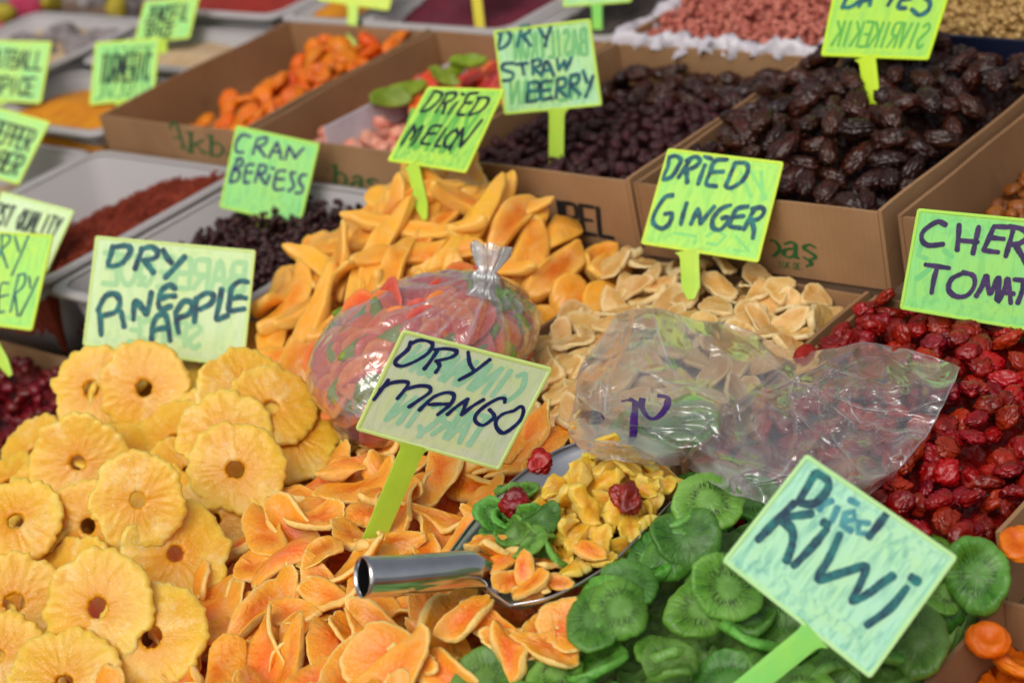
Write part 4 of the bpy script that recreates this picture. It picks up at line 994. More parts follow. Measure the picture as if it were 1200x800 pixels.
# back left corner: garlic-like clumps and a pink sack
gbl = [make_blob('spice_bundle', M_BEIGE, (.07, .055, .045), 820 + i, 3, .2, .1, 1.4) for i in range(3)]
M_CLUMP = plain('grey_brown_clump', srgb(112, 100, 98), .8, srgb(164, 156, 156), 26, .6, 60); M_PINK = plain('pink_cloth', srgb(176, 40, 76), .8, srgb(200, 66, 98), 30, .4, 60); M_YELC = plain('yellow_root', srgb(150, 132, 20), .7, srgb(176, 156, 40), 30, .4, 60)
HM[:int((-2.94 - S0) / RES), :] = -.0875
gb = [make_blob('root_bundle', M_CLUMP, (.075, .055, .05), 830 + i, 3, .3, .14, 1.4) for i in range(4)]
i0 = int((-2.63 - S0) / RES)
for k, (px, py) in enumerate(((75, 45), (110, 30), (150, 22), (60, 20), (130, 48), (95, 62), (180, 0), (40, 62), (115, 5), (165, 38), (75, 0), (150, 0), (20, 70), (210, -12))):
    put('root_bundle', gb[k % 4], 'grey brown dried root bundle in the far left corner', 'dried root', 'dried root bundles in the far corner', px=(px, py), tilt=.3, q=.7)
o = put('pink_sack', make_blob('pink_sack', M_PINK, (.21, .09, .10), 850, 4, .15, .05, .8), 'pink cloth sack in the far left corner', 'sack', None, px=(22, 38), yaw=img_yaw(38, None), tilt=.0, q=.7)
for px, py in ((142, 20), (8, 22), (62, 5)): put('yellow_root', make_blob('yellow_root', M_YELC, (.05, .04, .035), 860 + px, 3, .2, .08), 'yellow green root beside the root bundles', 'dried root', 'yellow roots in the far corner', px=(px, py), tilt=.2)

for _k in range(2):
    fill('mango_slice', MANGO, (-1.14, -1.055, .80, 1.10), 160, 'curled orange dried mango slice with pale frilled edges', 'dried mango', gm, tilt=.2, toward=.2, q=.6, over=.004)
    fill('kiwi_slice', KIWI, (-1.025, -.96, .90, 1.15), 160, 'green dried kiwi slice with dark seeds', 'dried kiwi', gk, tilt=.3, toward=.2, q=.6, over=.004)
fill('mango_slice', MANGO, (-1.10, -1.03, .84, 1.06), 70, 'curled orange dried mango slice with pale frilled edges', 'dried mango', gm, tilt=.2, toward=.4, q=.55, over=.03)
fill('kiwi_slice', KIWI, (-1.03, -.96, .90, 1.08), 60, 'green dried kiwi slice with dark seeds', 'dried kiwi', gk, tilt=.3, toward=.4, q=.55, over=.03)
stamp(SCOOP_PTS[0]); clear_above(0); i, j = cell_idx(SCOOP_PTS[0][:, 0], SCOOP_PTS[0][:, 1]); HM[i, j] = -1; stamp(SCOOP_PTS[0]); stamp(SCOOP_PTS[1])
for _k, (px, py) in enumerate(((565, 742), (590, 738), (612, 750), (634, 740), (658, 742), (680, 730), (596, 760), (548, 726), (640, 758))):
    put_px('mango_slice', MANGO[(_k * 5) % len(MANGO)], px, py, 'mango slice under the near rim of the scoop', 'dried mango', gm, a=.5, up=.6, q=.4, sc=.85)
for _k, (px, py) in enumerate(((712, 708), (738, 690), (764, 672), (786, 652), (696, 726), (804, 628), (728, 716))):
    put_px('kiwi_slice', KIWI[(_k * 3) % 16], px, py, 'kiwi slice under the near rim of the scoop', 'dried kiwi', gk, a=.5, up=.6, q=.4)
PCH = [make_leafy('fruit_piece', M_PINE, .030, .022, .008, 870 + i, curl=(-20, 30), lcurl=(-20, 20), tw=12, ruff=.2, jag=.045, wav=.005, nt_=48) for i in range(6)]
MCH = [make_leafy('fruit_piece', M_MANGO, .036, .014, .006, 880 + i, curl=(-10, 26), lcurl=(-10, 10), tw=10, ruff=.1, jag=.03, wav=.002, nt_=40) for i in range(5)]
gs = 'mixed fruit in the scoop'
def inpan(kind, ms, pts, label, cat, **kw):
    for k, (px, py) in enumerate(pts):
        h_ = hit(px, py)
        if h_[2] > -.012: continue
        put(kind, ms[k % len(ms)], label, cat, gs, px=(px, py), q=.8, flip=k % 2 == 1, **kw)
KSM = [make_kiwi(320 + i) for i in range(4)]
def pan_fill():
    U = SCOOP_PTS[0]; g = np.random.default_rng(5)
    def lay(n, u0, u1, w0, w1, top, ms, kind, lb, cat, sc=1., tilt=.5):
        for _ in range(n):
            u, w = g.uniform(u0, u1), g.uniform(w0, w1); P = U[int(u * 119) * 80 + int(w * 79)]
            cap = max(-.052, P[2] + .006) + top * (1 - abs(2 * w - 1.1) ** 2)
            if hz(P[0], P[1])[0] > cap: continue
            put(kind, ms[g.integers(len(ms))], lb, cat, gs, xy=(P[0], P[1]), tilt=tilt, toward=.25, q=.72, sc=sc, flip=bool(g.random() < .5), fit=.012)
    lay(320, .38, .96, .36, .97, .0, PCH, 'fruit_piece', 'pale yellow pineapple chunk in the scoop', 'dried fruit')
    lay(160, .13, .34, .34, .97, -.004, MCH, 'fruit_piece', 'orange mango sliver at the back of the scoop', 'dried fruit')
    lay(260, .44, .95, .40, .93, .014, PCH + PCH + MCH[:2], 'fruit_piece', 'pale yellow pineapple chunk in the scoop', 'dried fruit')
    lay(130, .26, .45, .22, .95, .010, KSM, 'kiwi_slice', 'crumpled green kiwi piece in the scoop', 'dried kiwi', .6, .7)
    lay(130, .12, .29, .36, .94, .010, MCH, 'fruit_piece', 'orange mango sliver at the back of the scoop', 'dried fruit')
    lay(120, .5, .9, .46, .86, .026, PCH, 'fruit_piece', 'pale yellow pineapple chunk in the scoop', 'dried fruit')
pan_fill()
for px, py, lb in ((632, 545, 'dark red dried tomato highest on the left rim of the scoop'), (602, 588, 'dark red dried tomato lying lower on the left rim of the scoop'), (724, 570, 'small dark red dried tomato amid the pineapple chunks'), (741, 590, 'dark red dried tomato at the right side of the scoop')):
    put_px('dried_cherry_tomato', TOM[px % 12], px, py, lb, 'dried tomato', gs, a=.8, up=.4, sc=1.0, q=.7)

# ------------------------------------------------------------------ knotted bag of candied fruit
def fruit_bag():
    C0 = hit(490, 455); ctr = at(492, 418, C0[2] + .045)
    ya = img_yaw(17, None); A1 = np.array([math.cos(ya), math.sin(ya), 0]); A2 = np.cross([0, 0, 1.], A1); A3 = np.array([0, 0, 1.])
    S = np.array([.127, .09, .072]); B = np.stack([A1, A2, A3], 1)
    root = empty('fruit_bag', tuple(ctr), 'knotted clear plastic bag full of red and orange candied fruit behind the mango sign', 'plastic bag')
    kd = np.array(at(577, 318, ctr[2] + .075)) - ctr; kl = B.T @ kd / S; kl /= np.linalg.norm(kl)
    def shape(U, wr=1.):
        r = np.ones(len(U)); d = np.arccos(np.clip(U @ kl, -1, 1))
        r += .10 * sn(.36, 5)(U) * wr + .03 * sn(.8, 15)(U) * wr + .16 * np.exp(-(d / .3) ** 2)
        r += wr * (.022 * sn(1.1, 6)(U) + .014 * np.exp(-(sn(1.6, 7)(U) / .22) ** 2) + .008 * np.exp(-(sn(3.0, 8)(U) / .22) ** 2))
        t1 = np.cross(kl, [0.3, .2, 1]); t1 /= np.linalg.norm(t1); t2 = np.cross(kl, t1); ph = np.arctan2(U @ t2, U @ t1)
        r += wr * .035 * np.sin(ph * 15 + 2 * np.sin(ph * 3)) * np.exp(-((d - .45) / .42) ** 2)
        return (U * r[:, None] * S) @ B.T
    V, F = ICO[4]
    import bmesh
    V6, F6 = ico(6)
    dk = np.arccos(np.clip(V6 @ kl, -1, 1)); t1_ = np.cross(kl, [0.3, .2, 1]); t1_ /= np.linalg.norm(t1_); t2_ = np.cross(kl, t1_); ph_ = np.arctan2(V6 @ t2_, V6 @ t1_)
    cr_ = np.clip(np.sin(ph_ * 15 + 2 * np.sin(ph_ * 3)), 0, 1) ** 6 * np.exp(-((dk - .4) / .35) ** 2) * .7 + .55 * np.exp(-(sn(1.6, 7)(V6) / .08) ** 2) * np.clip(sn(1.2, 19)(V6), 0, 1)  # mask for bright streaks painted on pleats and folds in place of reflections
    link('bag_film', mesh('bag_film', shape(V6), F6, [M_FILM], {'crease_glint': cr_}), root)
    tipp = shape(kl[None])[0]; dirn = kd / np.linalg.norm(kd); dirn = dirn * .4 + UP * 1.0 + RT * .0; dirn /= np.linalg.norm(dirn)
    # knot and flared tail
    a = np.cross(dirn, FW); a /= np.linalg.norm(a); b = np.cross(dirn, a); prof = [(-.018, .016), (-.010, .0085), (-.004, .0095), (.0, .0125), (.005, .0115), (.009, .0075), (.015, .011), (.026, .016), (.034, .018)]; V, F = [], []; n = 96
    for k, (h, r) in enumerate(prof):
        for i in range(n):
            t = i / n * 2 * math.pi; rr = r * (1 + .2 * math.sin(t * 9 + k * .3) + .1 * math.sin(t * 23 + k)); V.append(tipp + dirn * (h + .003 * math.sin(t * 3) * (k > 6)) + a * rr * math.cos(t) + b * rr * math.sin(t) * (.5 if k > 5 else .9))
    for k in range(len(prof) - 1):
        for i in range(n): j = (i + 1) % n; F.append((k * n + i, k * n + j, (k + 1) * n + j, (k + 1) * n + i))
    kmat = mat_film('knot_film', .42, 1, 1.2, .15)
    link('knot', mesh('knot', np.array(V), F, [kmat]), root)
    g = np.random.default_rng(11)
    for rad, cnt in ((.42, 30), (.6, 46), (.76, 60), (.84, 84)):
        pts = []
        for _ in range(cnt):
            best = None
            for c in range(8):
                u = g.normal(size=3); u /= np.linalg.norm(u); w = B @ u
                if w @ -FW < -.25 and w[2] < .3: continue
                d = min([np.linalg.norm(u - p) for p in pts], default=9)
                if np.arccos(np.clip(u @ kl, -1, 1)) < .3: continue
                if best is None or d > best[0]: best = (d, u)
            if best is None: continue
            u = best[1]; pts.append(u); pos = shape(u[None], 1)[0] * rad * (.945 if rad > .8 else 1) + ctr; nrm = B @ (u / S); nrm /= np.linalg.norm(nrm); nrm = nrm - .75 * FW; nrm = nrm + g.normal(size=3) * (.12 if rad > .8 else .3)
            col, lb = ((BR, 'red candied fruit slice inside the knotted bag') if g.random() < .62 else (BO, 'orange candied fruit slice inside the knotted bag')) if g.random() < .86 else (BG, 'green candied fruit slice inside the knotted bag')
            me = col[g.integers(5)]; Rm = basis(-nrm, g.uniform(0, 6.28)) * (1.0 if rad > .8 else 1.1); Mx = Matrix([[*Rm[0], pos[0]], [*Rm[1], pos[1]], [*Rm[2], pos[2]], [0, 0, 0, 1]])
            if nrm @ -FW < (-.3 if rad < .8 else -.12): continue
            PLACED.append(['candied_fruit', me, Mx, None, lb, 'candied fruit', 'candied fruit in the knotted bag'])
    U = ICO[4][0]; P = shape(U) + ctr; stamp(P[P[:, 2] > ctr[2]])
    return root
fruit_bag()

# ------------------------------------------------------------------ what shows in the left pouch of the loose bag
gbag = 'fruit in the loose plastic bag'
for px, py, me, kd, lb, cat, sc in ((700, 470, GING[3], 'ginger_slice', 'ginger slice inside the loose plastic bag', 'candied ginger', 1.3), (735, 470, GING[5], 'ginger_slice', 'ginger slice inside the loose plastic bag', 'candied ginger', 1.3), (720, 450, GING[1], 'ginger_slice', 'ginger slice inside the loose plastic bag', 'candied ginger', 1.2),
        (745, 505, KIWI[0], 'kiwi_slice', 'kiwi slice inside the loose plastic bag', 'dried kiwi', 1.1), (775, 498, KIWI[2], 'kiwi_slice', 'kiwi slice inside the loose plastic bag', 'dried kiwi', 1.2), (800, 505, KIWI[4], 'kiwi_slice', 'kiwi slice inside the loose plastic bag', 'dried kiwi', 1.3), (815, 500, KIWI[6], 'kiwi_slice', 'kiwi slice inside the loose plastic bag', 'dried kiwi', 1.2),
        (690, 496, DATE[2], 'date', 'single dark date in the left corner of the loose bag', 'date', .72)):
    put_px(kd, me, px, py, lb, cat, gbag, a=.3, up=.9, sc=sc, q=.5)

# ------------------------------------------------------------------ loose crumpled bag
def loose_bag():
    from math import sin
    cols = [[(722, 366), (694, 410), (674, 455), (668, 500), (700, 536)], [(765, 362), (745, 410), (730, 460), (724, 505), (745, 545)], [(815, 372), (810, 415), (800, 460), (800, 510), (800, 545)],
            [(868, 382), (868, 430), (862, 475), (850, 520), (850, 570)], [(940, 414), (930, 450), (920, 490), (905, 535), (890, 588)], [(1015, 402), (1005, 445), (985, 490), (965, 540), (938, 605)],
            [(1075, 412), (1062, 455), (1040, 500), (1010, 555), (975, 604)], [(1122, 430), (1108, 470), (1085, 512), (1050, 556), (1005, 590)]]
    C = np.array(cols, float); nu, nv = 240, 170
    def up(Cg, n, ax):
        Cg = np.moveaxis(Cg, ax, 0); m = len(Cg); Q = np.concatenate([[2 * Cg[0] - Cg[1]], Cg, [2 * Cg[-1] - Cg[-2]]]); u = np.linspace(0, m - 1 - 1e-6, n); i = u.astype(int); t = (u - i).reshape(-1, *([1] * (Cg.ndim - 1)))
        a, b, c, d = Q[i], Q[i + 1], Q[i + 2], Q[i + 3]; r = .5 * (2 * b + (c - a) * t + (2 * a - 5 * b + 4 * c - d) * t ** 2 + (3 * b - a - 3 * c + d) * t ** 3); return np.moveaxis(r, 0, ax)
    G = up(up(C, nu, 0), nv, 1)
    u, v = np.meshgrid(np.linspace(0, 1, nu), np.linspace(0, 1, nv), indexing='ij')
    Pj = np.stack([u * 3, v * 2, u * 0], -1).reshape(-1, 3); G[..., 0] += 3.2 * sn(1.1, 71)(Pj).reshape(nu, nv); G[..., 1] += 3.0 * sn(1.3, 72)(Pj).reshape(nu, nv) + 1.2 * sn(4, 73)(Pj).reshape(nu, nv)
    edge = np.minimum(np.minimum(u, 1 - u) * 4, np.minimum(v, 1 - v) * 2.2).clip(0, 1); edge = edge * (2 - edge)
    # smooth support surface
    base = np.array([[hit(G[a, b, 0], G[a, b, 1]) for b in range(0, nv, 13)] for a in range(0, nu, 13)])
    zb = up(up(base[..., 2:3], nu, 0), nv, 1)[..., 0]
    k = 9; pad = np.pad(zb, k, mode='edge'); zs = sum(pad[k + dx:k + dx + nu, k + dy:k + dy + nv] for dx in range(-8, 9, 4) for dy in range(-8, 9, 4)) / 25; zs = np.maximum(zs, zb)
    # folds: sharp creases radiating from a few pinch points, plus a soft swell
    P = np.stack([u * 2.6, v * 1.7, u * 0], -1).reshape(-1, 3)
    def ridged(f, s): return (1 - np.abs(np.sin(sn(f, s)(P) * 1.6))).reshape(nu, nv)
    warp = (sn(.5, 3)(P) * .25).reshape(nu, nv)
    cre = lambda ang, f, s: (1 - np.abs(np.sin((u * 2.6 * math.cos(ang) + v * 1.7 * math.sin(ang) + warp * s) * f))) ** 3
    sharp = lambda ang, f, s, w: np.exp(-(np.sin((u * 2.6 * math.cos(ang) + v * 1.7 * math.sin(ang) + warp * s) * f) / w) ** 2)
    mod = lambda f, sd: np.clip(sn(f, sd)(P).reshape(nu, nv) * .8 + .4, 0, 1)
    fold = .007 * cre(-.85, 4.2, 1.2) * mod(.5, 31) + .005 * sharp(-.6, 7, 1.5, .22) * mod(.7, 32) + .004 * sharp(-1.1, 9, 2., .2) * mod(.8, 33) + .002 * sharp(.5, 10, 2.4, .2) * mod(.8, 34) + .002 * sharp(1.2, 14, 1.6, .2) * mod(.9, 35) + .0025 * ridged(.8, 4) ** 2
    amp = .35 + .8 * np.exp(-((u - .62) / .22) ** 2) * np.exp(-((v - .4) / .4) ** 2)
    swell = .017 * edge * (.6 + .5 * np.exp(-((u - .2) / .18) ** 2) + .5 * np.exp(-((u - .72) / .2) ** 2))
    crease_glint = np.clip(sharp(-.6, 7, 1.5, .10) * mod(.7, 32) + sharp(-1.1, 9, 2., .08) * mod(.8, 33) + .8 * sharp(.5, 10, 2.4, .08) * mod(.8, 34) + .8 * sharp(1.2, 14, 1.6, .08) * mod(.9, 35) + .9 * cre(-.85, 4.2, 1.2) ** 6 * mod(.5, 31), 0, 1) * np.clip(sn(2.2, 41)(P).reshape(nu, nv) * .7 + .45, 0, 1)  # fold highlights put into the film's colour as thin white lines
    crease_glint = np.maximum(crease_glint, (np.minimum(np.minimum(u, 1 - u) * nu, np.minimum(v, 1 - v) * nv) < 1.2) * .35)
    z = zs + .006 + swell + 1.5 * fold * amp * (.35 + .65 * edge)
    top = np.array([[at(G[a, b, 0], G[a, b, 1], z[a, b]) for b in range(nv)] for a in range(nu)])
    bot = top.copy(); bot[..., 2] = top[..., 2] - .0006 - edge * (swell * .75 + fold * .3) - .0
    V = np.concatenate([top.reshape(-1, 3), bot.reshape(-1, 3)]); F = []; N = nu * nv
    for a in range(nu - 1):
        for b in range(nv - 1):
            i = a * nv + b; F.append((i, i + nv, i + nv + 1, i + 1)); F.append((N + i, N + i + 1, N + i + nv + 1, N + i + nv))
    for a in range(nu - 1): i = a * nv; F.append((i, N + i, N + i + nv, i + nv)); i = a * nv + nv - 1; F.append((i, i + nv, N + i + nv, N + i))
    for b in range(nv - 1): F.append((b, b + 1, N + b + 1, N + b)); i = (nu - 1) * nv + b; F.append((i, N + i, N + i + 1, i + 1))
    root = empty('loose_bag', tuple(top[nu // 2, nv // 2]), 'crumpled transparent plastic bag lying over the ginger and cherry tomatoes with a purple mark', 'plastic bag')
    R0 = np.array(root.location); link('bag_film', mesh('bag_film', V - R0, F, [M_FILM2], {'crease_glint': np.concatenate([crease_glint.ravel(), crease_glint.ravel() * .3])}), root)
    bv = BVHTree.FromPolygons([tuple(p) for p in top.reshape(-1, 3)], [(a * nv + b, (a + 1) * nv + b, (a + 1) * nv + b + 1, a * nv + b + 1) for a in range(nu - 1) for b in range(nv - 1)])
    Vw, Fw = [], []; zz = 0
    for st, wd in ((trace((0, 0), 1, '737,467 744,472 743,490 742,512')[0], 9), (trace((0, 0), 1, '728,470 738,468')[0], 4), (trace((0, 0), 1, '753,466 752,476 760,489 770,489 780,478 782,466 770,463')[0], 8), (trace((0, 0), 1, '705,486 708,491')[0], 3)):
        p = cat_rom(st, 9); Lf, Rt = ribbon(p, wd, .3, .5, 3); base_ = len(Vw)
        for q in range(len(p)):
            for c in (Lf[q], (Lf[q] + Rt[q]) / 2, Rt[q]):
                d = ray(*c); h_, nn, _, _ = bv.ray_cast(Vector(CP), Vector(d)); h_ = np.array(h_) if h_ is not None else at(c[0], c[1], -.06)
                zz += 1e-6; Vw.append(h_ - d / np.linalg.norm(d) * (.0006 + zz))
        for q in range(len(p) - 1):
            for e in (0, 1): i = base_ + q * 3 + e; Fw.append((i, i + 1, i + 4, i + 3))
    link('marker_writing', mesh('marker_writing', np.array(Vw) - R0, Fw, [M_PURP]), root)
loose_bag()

# ------------------------------------------------------------------ signs
YG, LM = srgb(206, 232, 96), srgb(190, 226, 80)
PM = {'pale': mat_panel('sign_mint_yellow', srgb(214, 244, 186), srgb(208, 236, 140), srgb(150, 206, 140), .35), 'mango': mat_panel('sign_cream', srgb(226, 240, 206), srgb(216, 244, 140), srgb(176, 212, 168), .4),
      'kiwi': mat_panel('sign_aqua', srgb(178, 238, 200), srgb(188, 238, 160), srgb(104, 178, 160), .8), 'lime': mat_panel('sign_lime', srgb(166, 238, 112), srgb(206, 240, 72), srgb(120, 204, 96), .5),
      'green': mat_panel('sign_green', srgb(146, 232, 134), srgb(180, 236, 92), srgb(104, 196, 112), .5), 'striped': mat_panel('sign_striped', srgb(186, 240, 184), srgb(196, 234, 92), srgb(110, 192, 124), .55),
      'melon': mat_panel('sign_melon', srgb(170, 228, 96), srgb(206, 240, 74), srgb(104, 190, 92), .8), 'far': mat_panel('sign_far', srgb(164, 232, 140), srgb(208, 236, 84), srgb(110, 200, 120), .3)}
SM = plain('stake_lime', srgb(188, 222, 70), .4, srgb(172, 212, 60), 20, 0, sss=.3); SMK = plain('stake_green', srgb(126, 208, 96), .4, srgb(150, 216, 84), 20, 0, sss=.3); SMY = plain('stake_yellow', srgb(212, 196, 44), .4, sss=.2)
gsn = 'handwritten price signs'
t1 = lambda *s: trace((90, 265), .2126, *s)
sign([(112, 276), (300, 293), (286, 432), (97, 405)], (192, 452), 'pale mint sign reading DRY PINEAPPLE in thick teal marker, stuck behind the pineapple rings', PM['pale'], SM,
     t1('200,110 190,150 175,215 235,212 275,175 298,130 270,108 215,115', '360,120 345,170 320,238', '360,125 410,115 445,140 430,175 365,190', '375,190 400,225 425,258', '475,130 500,175 525,205', '598,165 545,225 485,285',
        '120,455 130,510 135,600', '115,465 160,385 215,375 238,420 215,470 150,492', '244,468 254,512 262,556', '312,515 322,415 365,455 385,485 400,430 412,362', '545,345 510,325 465,360 450,430 470,455 522,440', '462,400 505,385 545,385',
        '412,645 418,560 440,500 480,485 500,520 515,632', '415,580 455,565 505,560', '545,470 552,530 562,588', '545,475 590,415 635,425 620,480 560,505', '660,395 655,460 648,530', '655,405 710,370 752,380 740,425 675,460', '800,345 785,430 770,510 810,500 835,490',
        '945,308 900,303 855,340 845,400 840,462 890,460 925,455', '860,400 895,390 935,397'),
     word_paths('BARBEQUE', [(122, 296), (288, 308), (285, 342), (120, 332)], True) + word_paths('SPICE', [(150, 372), (236, 380), (234, 408), (150, 400)], True), M_INK, w=.0074, gw=.006, gink=mat_ink('ghost_pale', srgb(160, 212, 150), srgb(172, 218, 158)), z_foot=-.10, aspect=1.4)
t2 = lambda *s: trace((400, 380), .2249, *s)
sign([(472, 386), (648, 431), (585, 551), (416, 503)], (440, 626), 'cream coloured sign reading DRY MANGO in blue marker, standing in the mango slices', PM['mango'], SM,
     t2('362,88 345,130 290,178 282,205 320,215 385,190 450,148 475,105 450,82 400,82 365,98', '500,135 470,180 430,232', '485,130 545,125 600,138 575,168 490,190', '500,190 510,215 490,250', '660,142 668,200 690,238', '775,180 690,245 612,288',
        '245,285 205,340 168,390', '200,335 260,302 330,295 345,315 290,385', '335,335 400,318 455,322 460,350 405,390 350,428', '405,445 450,400 490,370 550,352 585,365 570,410 500,468', '455,415 510,412 560,412', '550,468 600,425 660,385', '655,388 640,430 625,470', '625,470 680,425 742,388',
        '850,405 850,385 815,385 745,425 700,470 700,505 740,522 795,485', '770,440 795,470 790,495', '895,450 935,425 948,450 925,505 850,562 812,540 805,500 840,465 895,448'),
     word_paths('CINNAMON', [(492, 405), (622, 440), (600, 472), (468, 430)], True) + word_paths('TAR\u00c7IN', [(474, 462), (578, 490), (556, 524), (452, 492)], True), M_INKB, w=.0042, gw=.005, gink=mat_ink('ghost_mango', srgb(150, 214, 172), srgb(176, 224, 190)), aspect=1.35, neck=.40, stake_w=.021)
t3 = lambda *s: trace((840, 525), .3436, *s)
sign([(945, 531), (1123, 652), (1020, 795), (846, 657)], (868, 812), 'aqua sign reading Dried KIWI, tilted in the green kiwi slices at the front', PM['kiwi'], SMK,
     t3('265,185 205,245 140,312', '325,222 265,230 212,238', '218,240 255,275 258,320 238,385', '375,275 325,335 262,400', '362,250 380,262', '420,292 385,370 345,445 400,432 455,415 508,402 490,460 462,520 520,492 562,460 602,432', '648,475 590,545 512,602', '662,438 688,456', '335,85 310,130 285,180 330,188 372,150 380,112 340,82', '578,225 550,262 518,302'),
     t3('368,165 350,212', '355,195 395,178', '412,200 392,248', '452,175 482,190', '438,248 470,242 468,215 438,222 428,262 460,282', '520,292 482,288 485,252 520,255'), M_INK, w=.0074, gw=.005, gink=mat_ink('ghost_kiwi', srgb(44, 122, 138), srgb(78, 160, 160)), aspect=1.35, neck=.62, stake_w=.0195, z_foot=-.092)
t4 = lambda *s: trace((740, 165), .2, *s)
sign([(783, 174), (919, 190), (889, 308), (751, 286)], (809, 319), 'bright lime sign reading DRIED GINGER above the pale ginger slices', PM['lime'], SM,
     t4('215,95 215,150 185,222 235,212 275,150 290,112 255,90 205,105', '345,115 310,165 275,218', '320,120 375,95 402,120 370,155 320,172', '322,172 325,210 328,248', '432,142 410,200 390,255', '430,90 470,108', '562,112 490,120 460,190 440,255 500,268', '460,185 540,182', '608,132 580,200 552,268', '608,130 672,135 682,180 645,240 580,278 550,265',
        '245,320 195,335 140,420 128,480 175,515 220,490 238,430 195,430', '325,365 305,430 290,492', '348,490 368,445 390,400', '390,400 400,445 408,488', '408,485 445,435 487,385', '582,378 525,400 480,455 478,508 520,522 562,480 565,450 530,455', '685,385 620,400 590,455 580,500 640,512', '600,448 660,442', '722,400 690,460 658,522', '705,400 762,392 778,420 745,458 690,472', '705,472 718,520 712,572'),
     t4('590,300 640,180 700,330', '760,180 770,350', '700,180 790,340', '440,600 500,610 550,560 500,520 440,560', '610,560 690,650 600,640', '250,540 380,560 370,600') , M_INK, w=.006, gw=.004, gink=mat_ink('ghost_lime', srgb(128, 214, 118), srgb(140, 222, 112)), aspect=1.2, neck=.42, stake_w=.021, z_foot=-.053, tip=.03)
t5 = lambda *s: trace((1040, 235), .2, *s)
sign([(1075, 244), (1262, 262), (1240, 394), (1054, 362)], (1148, 396), 'green sign with CHERRY TOMATO in purplish marker, standing in the dried cherry tomatoes', PM['green'], SM,
     t5('342,142 290,125 212,178 202,230 240,262 328,255', '420,140 415,210 408,292', '535,152 518,230 500,312', '412,232 530,242', '712,155 622,152', '622,155 595,220 562,292', '562,292 650,302', '590,215 682,225', '735,175 715,250 692,328', '712,152 790,168 818,210 775,250 720,258', '745,252 780,310 815,372',
        '882,200 860,270 840,340', '870,180 940,190 955,230 885,272', '892,272 942,372', '1000,200 1032,280', '1100,215 1000,372', '222,375 290,385 362,395', '292,390 272,460 258,542', '440,425 375,460 358,520 400,560 465,555 508,500 502,440 440,420',
        '518,562 555,500 580,440 590,510 605,545 640,460 655,470 640,582', '650,592 685,520 702,460 715,520 722,602', '680,540 742,545', '742,462 850,472', '800,465 785,540 762,602', '925,480 880,520 890,580 930,600 970,560 965,500 925,480'),
     t5('200,260 180,320 230,340', '330,290 380,330', '170,460 250,400'), M_INKV, w=.0056, gw=.005, gink=mat_ink('ghost_green', srgb(112, 206, 124), srgb(130, 212, 126)), aspect=1.4, z_foot=-.085, neck=.5, nostake=True)
t6 = lambda *s: trace((565, 10), .225, *s)
sign([(578, 36), (692, 22), (706, 124), (591, 135)], (652, 184), 'square sign reading DRY STRAWBERRY standing in the dark dried strawberries', PM['striped'], SM,
     t6('100,125 92,170 85,212 130,190 148,145 125,115 85,130', '205,95 195,150 183,200', '200,95 245,92 242,125 205,142', '210,142 255,195', '295,100 325,152', '358,95 340,150 328,200', '168,285 115,290 108,318 160,338 152,370 105,378', '175,292 238,285', '208,290 218,345', '262,275 265,345', '258,275 302,268 300,298 265,310', '268,312 312,348', '310,355 335,275 375,352', '318,325 362,320', '390,262 400,322', '400,322 430,272', '430,272 438,322', '438,322 466,255',
        '242,388 238,440 232,488', '242,388 292,385 288,425 240,432', '240,432 298,432 295,472 232,488', '362,378 312,388 308,470 366,465', '310,430 358,422', '392,375 385,470', '392,370 432,366 430,405 390,416', '392,416 440,460', '462,350 455,460', '460,350 502,346 500,385 460,400', '462,400 512,450', '525,325 548,388', '578,350 560,410 538,462'),
     word_paths('BASILIKON', [(602, 40), (686, 34), (688, 64), (604, 70)], True, .5) + word_paths('REYHAN', [(598, 96), (676, 90), (678, 116), (600, 122)], True, .5), M_INK, w=.0048, gw=.0042, gink=mat_ink('ghost_str', srgb(110, 186, 112), srgb(128, 198, 128)), aspect=1.15, neck=.54, stake_w=.0185)
t7 = lambda *s: trace((445, 90), .1687, *s)
sign([(502, 102), (592, 105), (546, 203), (454, 189)], (490, 221), 'slanting yellow green sign reading DRIED MELON above the melon strips', PM['melon'], SM,
     t7('378,110 340,170 288,242 345,228 415,165 432,118 380,100', '470,125 435,185 388,250', '460,120 525,115 520,150 450,190', '460,190 440,262', '540,178 505,220 475,262', '568,118 588,128', '682,115 620,125 585,190 540,258 592,268', '590,185 642,182', '690,160 655,215 618,268', '680,148 752,150 748,190 700,240 620,272', '152,472 200,400 238,338', '238,338 245,400 215,440', '215,440 260,380 302,345', '302,345 265,420 220,482', '432,345 370,345 330,400 290,460 350,472', '322,400 392,396', '462,358 420,425 388,480 422,486', '542,362 480,405 450,455 462,492 505,472 545,405 530,368', '485,512 535,430 582,358', '580,360 572,430 560,490', '560,490 620,420 712,302'),
     word_paths('KAVUN', [(484, 128), (562, 132), (528, 180), (470, 172)], True), M_INKK, w=.0046, gw=.006, gink=mat_ink('ghost_mel', srgb(96, 176, 72), srgb(112, 188, 80)), aspect=1.15, neck=.33, stake_w=.0155)
t8 = lambda *s: trace((250, 140), .1625, *s)
